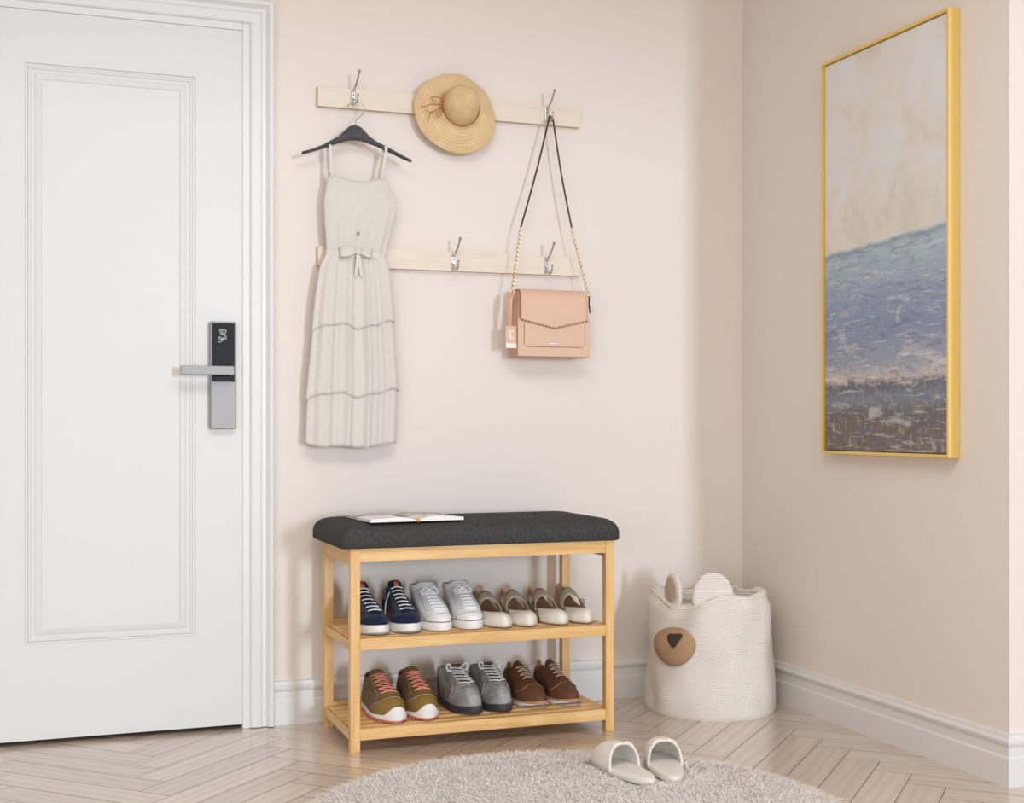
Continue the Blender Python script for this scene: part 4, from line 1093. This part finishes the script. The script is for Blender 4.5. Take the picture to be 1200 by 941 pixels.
# ------------------------------------------------------------------ bear basket
BC = Vector((-.255, -.235, 0)); 
bk = empty('storage_basket', BC, label='floppy cotton rope storage basket shaped like a bear in the corner', cat='basket')
fdir = math.atan2(-.100, -.196)            # azimuth of the muzzle
def body_pt(a, u, inner=0):
    """a azimuth, u 0 base..1 rim"""
    ca, sa = math.cos(a), math.sin(a)
    da = (a-fdir+PI) % (2*PI)-PI
    H = .352+.010*math.sin(3*a+.5)+.016*math.exp(-((da-1.9)/.5)**2)-.020*math.exp(-(da/.5)**2)-.018*math.exp(-((da-2.9)/.4)**2)
    z = H*u
    w_ = min(1, max(0, (u-.16)/.4)); r = .206-.013*w_*w_*(3-2*w_)
    r += .006*math.sin(5*a+8*u)*u*(1-.3*u)+.004*math.sin(9*a-5*u+1)*u
    r += -.014*math.exp(-((da+.55)/.22)**2)*math.exp(-((u-.18)/.16)**2)+.010*math.exp(-((da+.15)/.25)**2)*math.exp(-((u-.15)/.15)**2)
    r += -.022*math.exp(-(da/.6)**2)*max(0, u-.72)/.28
    r += -.012*max(0, u-.93)/.07
    r -= inner
    bl = math.exp(-((u)/.012)**2)*.004
    return Vector((BC.x+(r-bl)*ca, BC.y+(r-bl)*sa, z))
NA, NU = 160, 48
rows = [[body_pt(2*PI*j/NA, i/NU) for j in range(NA+1)] for i in range(NU+1)]
wo = uv_grid('woven_body', rows, bk, M['rope'], 300, 74, True)
for d_ in wo.data.uv_layers['rope'].data:
    u_, v_ = d_.uv; d_.uv = (u_, v_+2.2*math.sin(2*PI*u_/300*5)*(1-v_/90)+1.1*math.sin(2*PI*u_/300*11+v_*.1))
# rim fold: thick rolled lip that sags
lip = []
for i, (dr_, dz_) in enumerate([(0, 0), (.001, .005), (-.003, .010), (-.009, .012), (-.015, .009), (-.018, .000), (-.018, -.03), (-.014, -.07), (-.012, -.12)]):
    row = []
    for j in range(NA+1):
        a = 2*PI*j/NA; p_ = body_pt(a, 1); da = (a-fdir+PI) % (2*PI)-PI
        sc_ = 1+1.6*math.exp(-((da-2.3)/.40)**2)+.8*math.exp(-((da+.75)/.25)**2)+.3*math.sin(4*a)**2
        row.append(p_+Vector((math.cos(a)*dr_*sc_, math.sin(a)*dr_*sc_, dz_*(sc_ if i < 6 else 1)+(.004*math.sin(7*a+1) if i > 1 else 0)-(.004 if i == 0 else 0))))
    lip.append(row)
uv_grid('rolled_rim', lip, bk, M['rope'], 240, 12, True)
inb = [[Vector((BC.x+(.170)*k/6*math.cos(2*PI*j/NA), BC.y+.170*k/6*math.sin(2*PI*j/NA), .012)) for j in range(NA+1)] for k in range(7)]
inb[0] = [Vector((BC.x+.002*math.cos(2*PI*j/NA), BC.y+.002*math.sin(2*PI*j/NA), .012)) for j in range(NA+1)]
uv_grid('basket_floor', inb, bk, M['rope'], 120, 10, True)
# muzzle, nose
def surf_frame(a, u):
    p_ = body_pt(a, u); e = .01; ta = (body_pt(a+e, u)-body_pt(a-e, u)).normalized(); tu = (body_pt(a, u+e)-body_pt(a, u-e)).normalized()
    n_ = ta.cross(tu).normalized()
    if n_.dot(Vector((math.cos(a), math.sin(a), 0))) < 0: n_ = -n_
    return p_, ta, tu, n_
fa, fu = fdir, .665
p_, ta, tu, n_ = surf_frame(fa, fu)
mz = MB(); rows = []
def muzzle_pt(rr_, q):
    lx, lz = -rr_*.070*math.cos(q)*(1+.03*math.cos(2*q)), rr_*.064*math.sin(q)
    aa = fa+lx/.185; uu = fu+lz/.352
    s0 = body_pt(aa, uu); dome = .030*(max(0, 1-rr_**2))**.5
    return s0+Vector((math.cos(aa), math.sin(aa), .1))*(dome+.0015)
for i in range(15): rows.append([muzzle_pt(math.sin(i/14*PI/2) if i else .001, 2*PI*k/40) for k in range(40)])
obj('muzzle', mz.grid(rows, closed=True), M['muzzle'], bk, angle=0)
ns = MB(); rows = []
for i in range(7):
    f_ = i/6; row = []
    for k in range(30):
        q = 2*PI*k/30
        base = [(-1, .55), (-.75, .95), (0, .92), (.75, .95), (1, .55), (.62, -.25), (.15, -1), (-.15, -1), (-.62, -.25)]
        t = k/30*9; i0 = int(t) % 9; tt = t-int(t); g = base[i0]; h2 = base[(i0+1) % 9]
        lx, lz = (g[0]+(h2[0]-g[0])*tt)*f_*.36+(-.20), (g[1]+(h2[1]-g[1])*tt)*f_*.37+.34
        R_ = math.hypot(lx, lz); Q = math.atan2(lz, lx); pt = muzzle_pt(R_, Q); aa = fa
        row.append(pt+Vector((math.cos(aa), math.sin(aa), .1))*(.003*(1-f_**4)+.0006))
    rows.append(row)
ns.grid(rows, closed=True); nose = obj('nose', ns, M['nose'], bk, angle=0)
# ears
def ear(c_, az, w_, h_, th, lean, nm):
    mb = MB(); f = Vector((math.cos(az), math.sin(az), 0)); sd = Vector((-f.y, f.x, 0)); rings = []
    N_ = 28
    prof_ = []
    for k in range(N_):
        q = 2*PI*k/N_; x = math.copysign(abs(math.cos(q))**.85, math.cos(q))*w_; z = math.sin(q)
        z = z*h_*.5 if z < 0 else z*h_
        prof_.append((x, z))
    rows = []
    for dz_, sc_ in ((-1, .80), (-.75, .96), (-.3, 1), (.3, 1), (.75, .96), (1, .80)):
        rows.append([c_+sd*x*sc_+Vector((0, 0, 1))*(z*sc_)+f*(dz_*th+lean*z) for x, z in prof_])
    mb.loft(rows); o = obj(nm, mb, M['rope'], bk, angle=0)
    ul = o.data.uv_layers.new(name='rope')
    for lp in o.data.loops:
        v = o.data.vertices[lp.vertex_index].co; ul.data[lp.index].uv = (v.x*190+v.y*190, v.z*180)
    return o
ear(Vector((-.318, -.372, .358)), math.radians(-112), .064, .084, .008, -.03, 'ear')
e2 = ear(Vector((-.398, -.265, .362)), math.radians(-170), .040, .072, .008, .0, 'ear')
ii = MB(); f = Vector((math.cos(math.radians(-170)), math.sin(math.radians(-170)), 0)); sd = Vector((-f.y, f.x, 0)); c_ = Vector((-.398, -.265, .362))
ii.loft([[c_+sd*(math.cos(q)*.030*k1)+Vector((0, 0, .012+math.sin(q)*(.050 if math.sin(q) > 0 else .030)*k1))+f*(.0075+dd) for q in [2*PI*k/24 for k in range(24)]] for k1, dd in ((1, 0), (1, .0025), (.8, .004))])
obj('inner_ear', ii, M['ear_in'], e2, angle=0)

# ------------------------------------------------------------------ rug with a long pile
RC, RR = Vector((-1.145, -1.275, 0)), .600
rg = empty('rug', (RC.x, RC.y, 0), label='round shaggy off-white rug lying on the floor before the bench', cat='rug')
obj('rug_backing', MB().lathe([(RR-.004, 0.0005), (RR, .004), (RR, .010), (RR-.01, .012)], (RC.x, RC.y, 0), 96), M['rug_base'], rg)
rs = np.random.RandomState(5); N = 150000
rad = np.sqrt(rs.rand(N))*RR; ang = rs.rand(N)*2*PI
bx = RC.x+rad*np.cos(ang); by = RC.y+rad*np.sin(ang)
keep = np.ones(N, bool)
clx = np.floor(bx/.022); cly = np.floor(by/.022)
hsh = lambda a, b, s_: np.modf(np.abs(np.sin(a*127.1+b*311.7+s_)*43758.5453))[0]
cang = 2*PI*hsh(clx, cly, 1.0)
flow = 1.1+.9*np.sin(bx*3.1)+.8*np.sin(by*4.3+1)
dirx = np.cos(cang)*.22+np.cos(flow)*.9+rs.randn(N)*.6+np.cos(ang)*(rad > RR*.93)*.9
diry = np.sin(cang)*.22+np.sin(flow)*.9+rs.randn(N)*.6+np.sin(ang)*(rad > RR*.93)*.9
dn = np.hypot(dirx, diry)+1e-6; dirx /= dn; diry /= dn
ln = .034+.018*rs.rand(N); lean = .7+.5*rs.rand(N); hgt = .010+.013*rs.rand(N)
wd = .0006+.0008*rs.rand(N)
for qx, qy, qa in ((-.880, -.935, 97), (-.768, -.940, 76)):   # pile pressed flat under the slippers
    c_, s_ = math.cos(math.radians(qa)), math.sin(math.radians(qa))
    tipx, tipy = bx+dirx*ln*.6, by+diry*ln*.6
    for ex2, ey2 in ((bx, by), (tipx, tipy)):
        u_ = (ex2-qx)*c_+(ey2-qy)*s_; v_ = -(ex2-qx)*s_+(ey2-qy)*c_
        inside = (np.abs(u_) < .132) & (np.abs(v_) < .052); hgt = np.where(inside, .006, hgt)
# each strand: 3 levels x 2 points + tip
V = np.zeros((N, 7, 3)); sxn, syn = -diry, dirx
for k, (t_, wk) in enumerate(((0, 1), (.35, 1), (.72, .8))):
    fx = ln*lean*t_**1.5; fz = .010+hgt*np.sin(np.minimum(1, t_*1.15)*PI/2)*(1-.12*t_)
    for s_, sg in ((0, -1), (1, 1)):
        V[:, k*2+s_, 0] = bx+dirx*fx+sxn*wd*wk*sg; V[:, k*2+s_, 1] = by+diry*fx+syn*wd*wk*sg; V[:, k*2+s_, 2] = fz
V[:, 6, 0] = bx+dirx*ln*lean*1.15; V[:, 6, 1] = by+diry*ln*lean*1.15; V[:, 6, 2] = .010+hgt*.80
# keep strands out from under the slippers
V = V.reshape(-1, 3); base = (np.arange(N)*7)[:, None]
quads = np.concatenate([base+np.array([[0, 1, 3, 2]]), base+np.array([[2, 3, 5, 4]])]).reshape(-1, 4); tris = base+np.array([[4, 5, 6]])
me = bpy.data.meshes.new('pile'); me.vertices.add(len(V)); me.vertices.foreach_set('co', (V-np.array([RC.x, RC.y, 0])).ravel())
loops = np.concatenate([quads.ravel(), tris.ravel()]); me.loops.add(len(loops)); me.loops.foreach_set('vertex_index', loops)
npoly = len(quads)+len(tris); me.polygons.add(npoly)
starts = np.concatenate([np.arange(len(quads))*4, len(quads)*4+np.arange(len(tris))*3]); me.polygons.foreach_set('loop_start', starts)
me.update(calc_edges=True); me.validate()
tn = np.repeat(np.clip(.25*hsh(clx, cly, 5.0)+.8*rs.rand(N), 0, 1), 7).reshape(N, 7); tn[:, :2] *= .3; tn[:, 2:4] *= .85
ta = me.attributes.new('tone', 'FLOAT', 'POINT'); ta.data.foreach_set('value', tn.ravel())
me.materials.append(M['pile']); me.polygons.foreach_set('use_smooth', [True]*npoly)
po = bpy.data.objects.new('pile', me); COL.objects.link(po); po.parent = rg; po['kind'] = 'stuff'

# ------------------------------------------------------------------ slippers
def slipper(cx_, cy_, rz, label, side):
    r = empty('slipper', (cx_, cy_, .0200), rz, label=label, cat='slipper')
    L, w0 = .252, .043
    def outline(t, off=0):
        c, s_ = math.cos(t), math.sin(t); x = L/2*math.copysign(abs(c)**.85, c); w = w0*(.86+.14*math.sin((x/L+.5)*PI*.9))*(1+.10*(x/L)*2)
        return (x+off*c, w*math.copysign(abs(s_)**.85, s_)+off*s_+side*.004*(x/L))
    T = [2*PI*k/56 for k in range(56)]
    mb = MB().loft([[(*outline(t, o), z_) for t in T] for o, z_ in ((-.006, 0), (-.001, .002), (0, .006), (0, .013), (-.0015, .0165), (-.005, .018), (-.03, .0165))])
    part('footbed', mb, M['slipper'], r)
    # upper: arch from x=-.0 to the toe, open towards the heel
    def arch(u, v):   # u 0 opening .. 1 toe, v 0..1 across
        x = -.004+.122*u; q = PI*v
        w = abs(outline(0.0001)[1]) if False else None
        xx = min(.98, max(-.98, x/(L/2))); tt = math.acos(math.copysign(abs(xx)**(1/.85), xx)); wy = abs(math.sin(tt))**.85*w0*(.86+.14*math.sin((x/L+.5)*PI*.9))*(1+.10*(x/L)*2)
        hh = .064*(1-.10*u)*math.sqrt(max(0, 1-(max(0, u-.30)/.70)**2))**.9
        y = -math.cos(q)*wy; y = -math.copysign(abs(math.cos(q))**.8, math.cos(q))*wy
        z = .010+hh*math.sin(q)**.75
        return Vector((x+.016*math.sin(q)*(1-u)*0+(-.020*math.sin(q))*(1-u)*(-.6), y+side*.004*(x/L), z))
    rows = [[arch(i/16, j/24) for j in range(25)] for i in range(17)]
    up = part('upper', MB().grid(rows), M['slipper'], r, solid=.005)
    # notch bumps at the middle of the opening edge
    for sg in (1, -1):
        c_ = arch(0, .5+sg*.10)+Vector((.002, 0, .002))
        a_ = [arch(0, .5+sg*.02), arch(0, .5+sg*.08)+Vector((0, 0, .0015)), arch(0, .5+sg*.16)+Vector((0, 0, .0015)), arch(0, .5+sg*.22)]
        part('edge_roll', MB().tube(smooth_path(a_, 4), [.002]+[.0048]*11+[.003], 8), M['slipper'], up)
    part('edge_binding', MB().tube([arch(0, j/24) for j in range(25)], .0034, 8), M['slipper'], up)
    return r
slipper(-.880, -.935, math.radians(97), 'off-white open slipper, the one nearer the bench leg, on the edge of the rug', 1)
slipper(-.768, -.940, math.radians(76), 'off-white open slipper, the one nearer the bear basket, on the edge of the rug', -1)
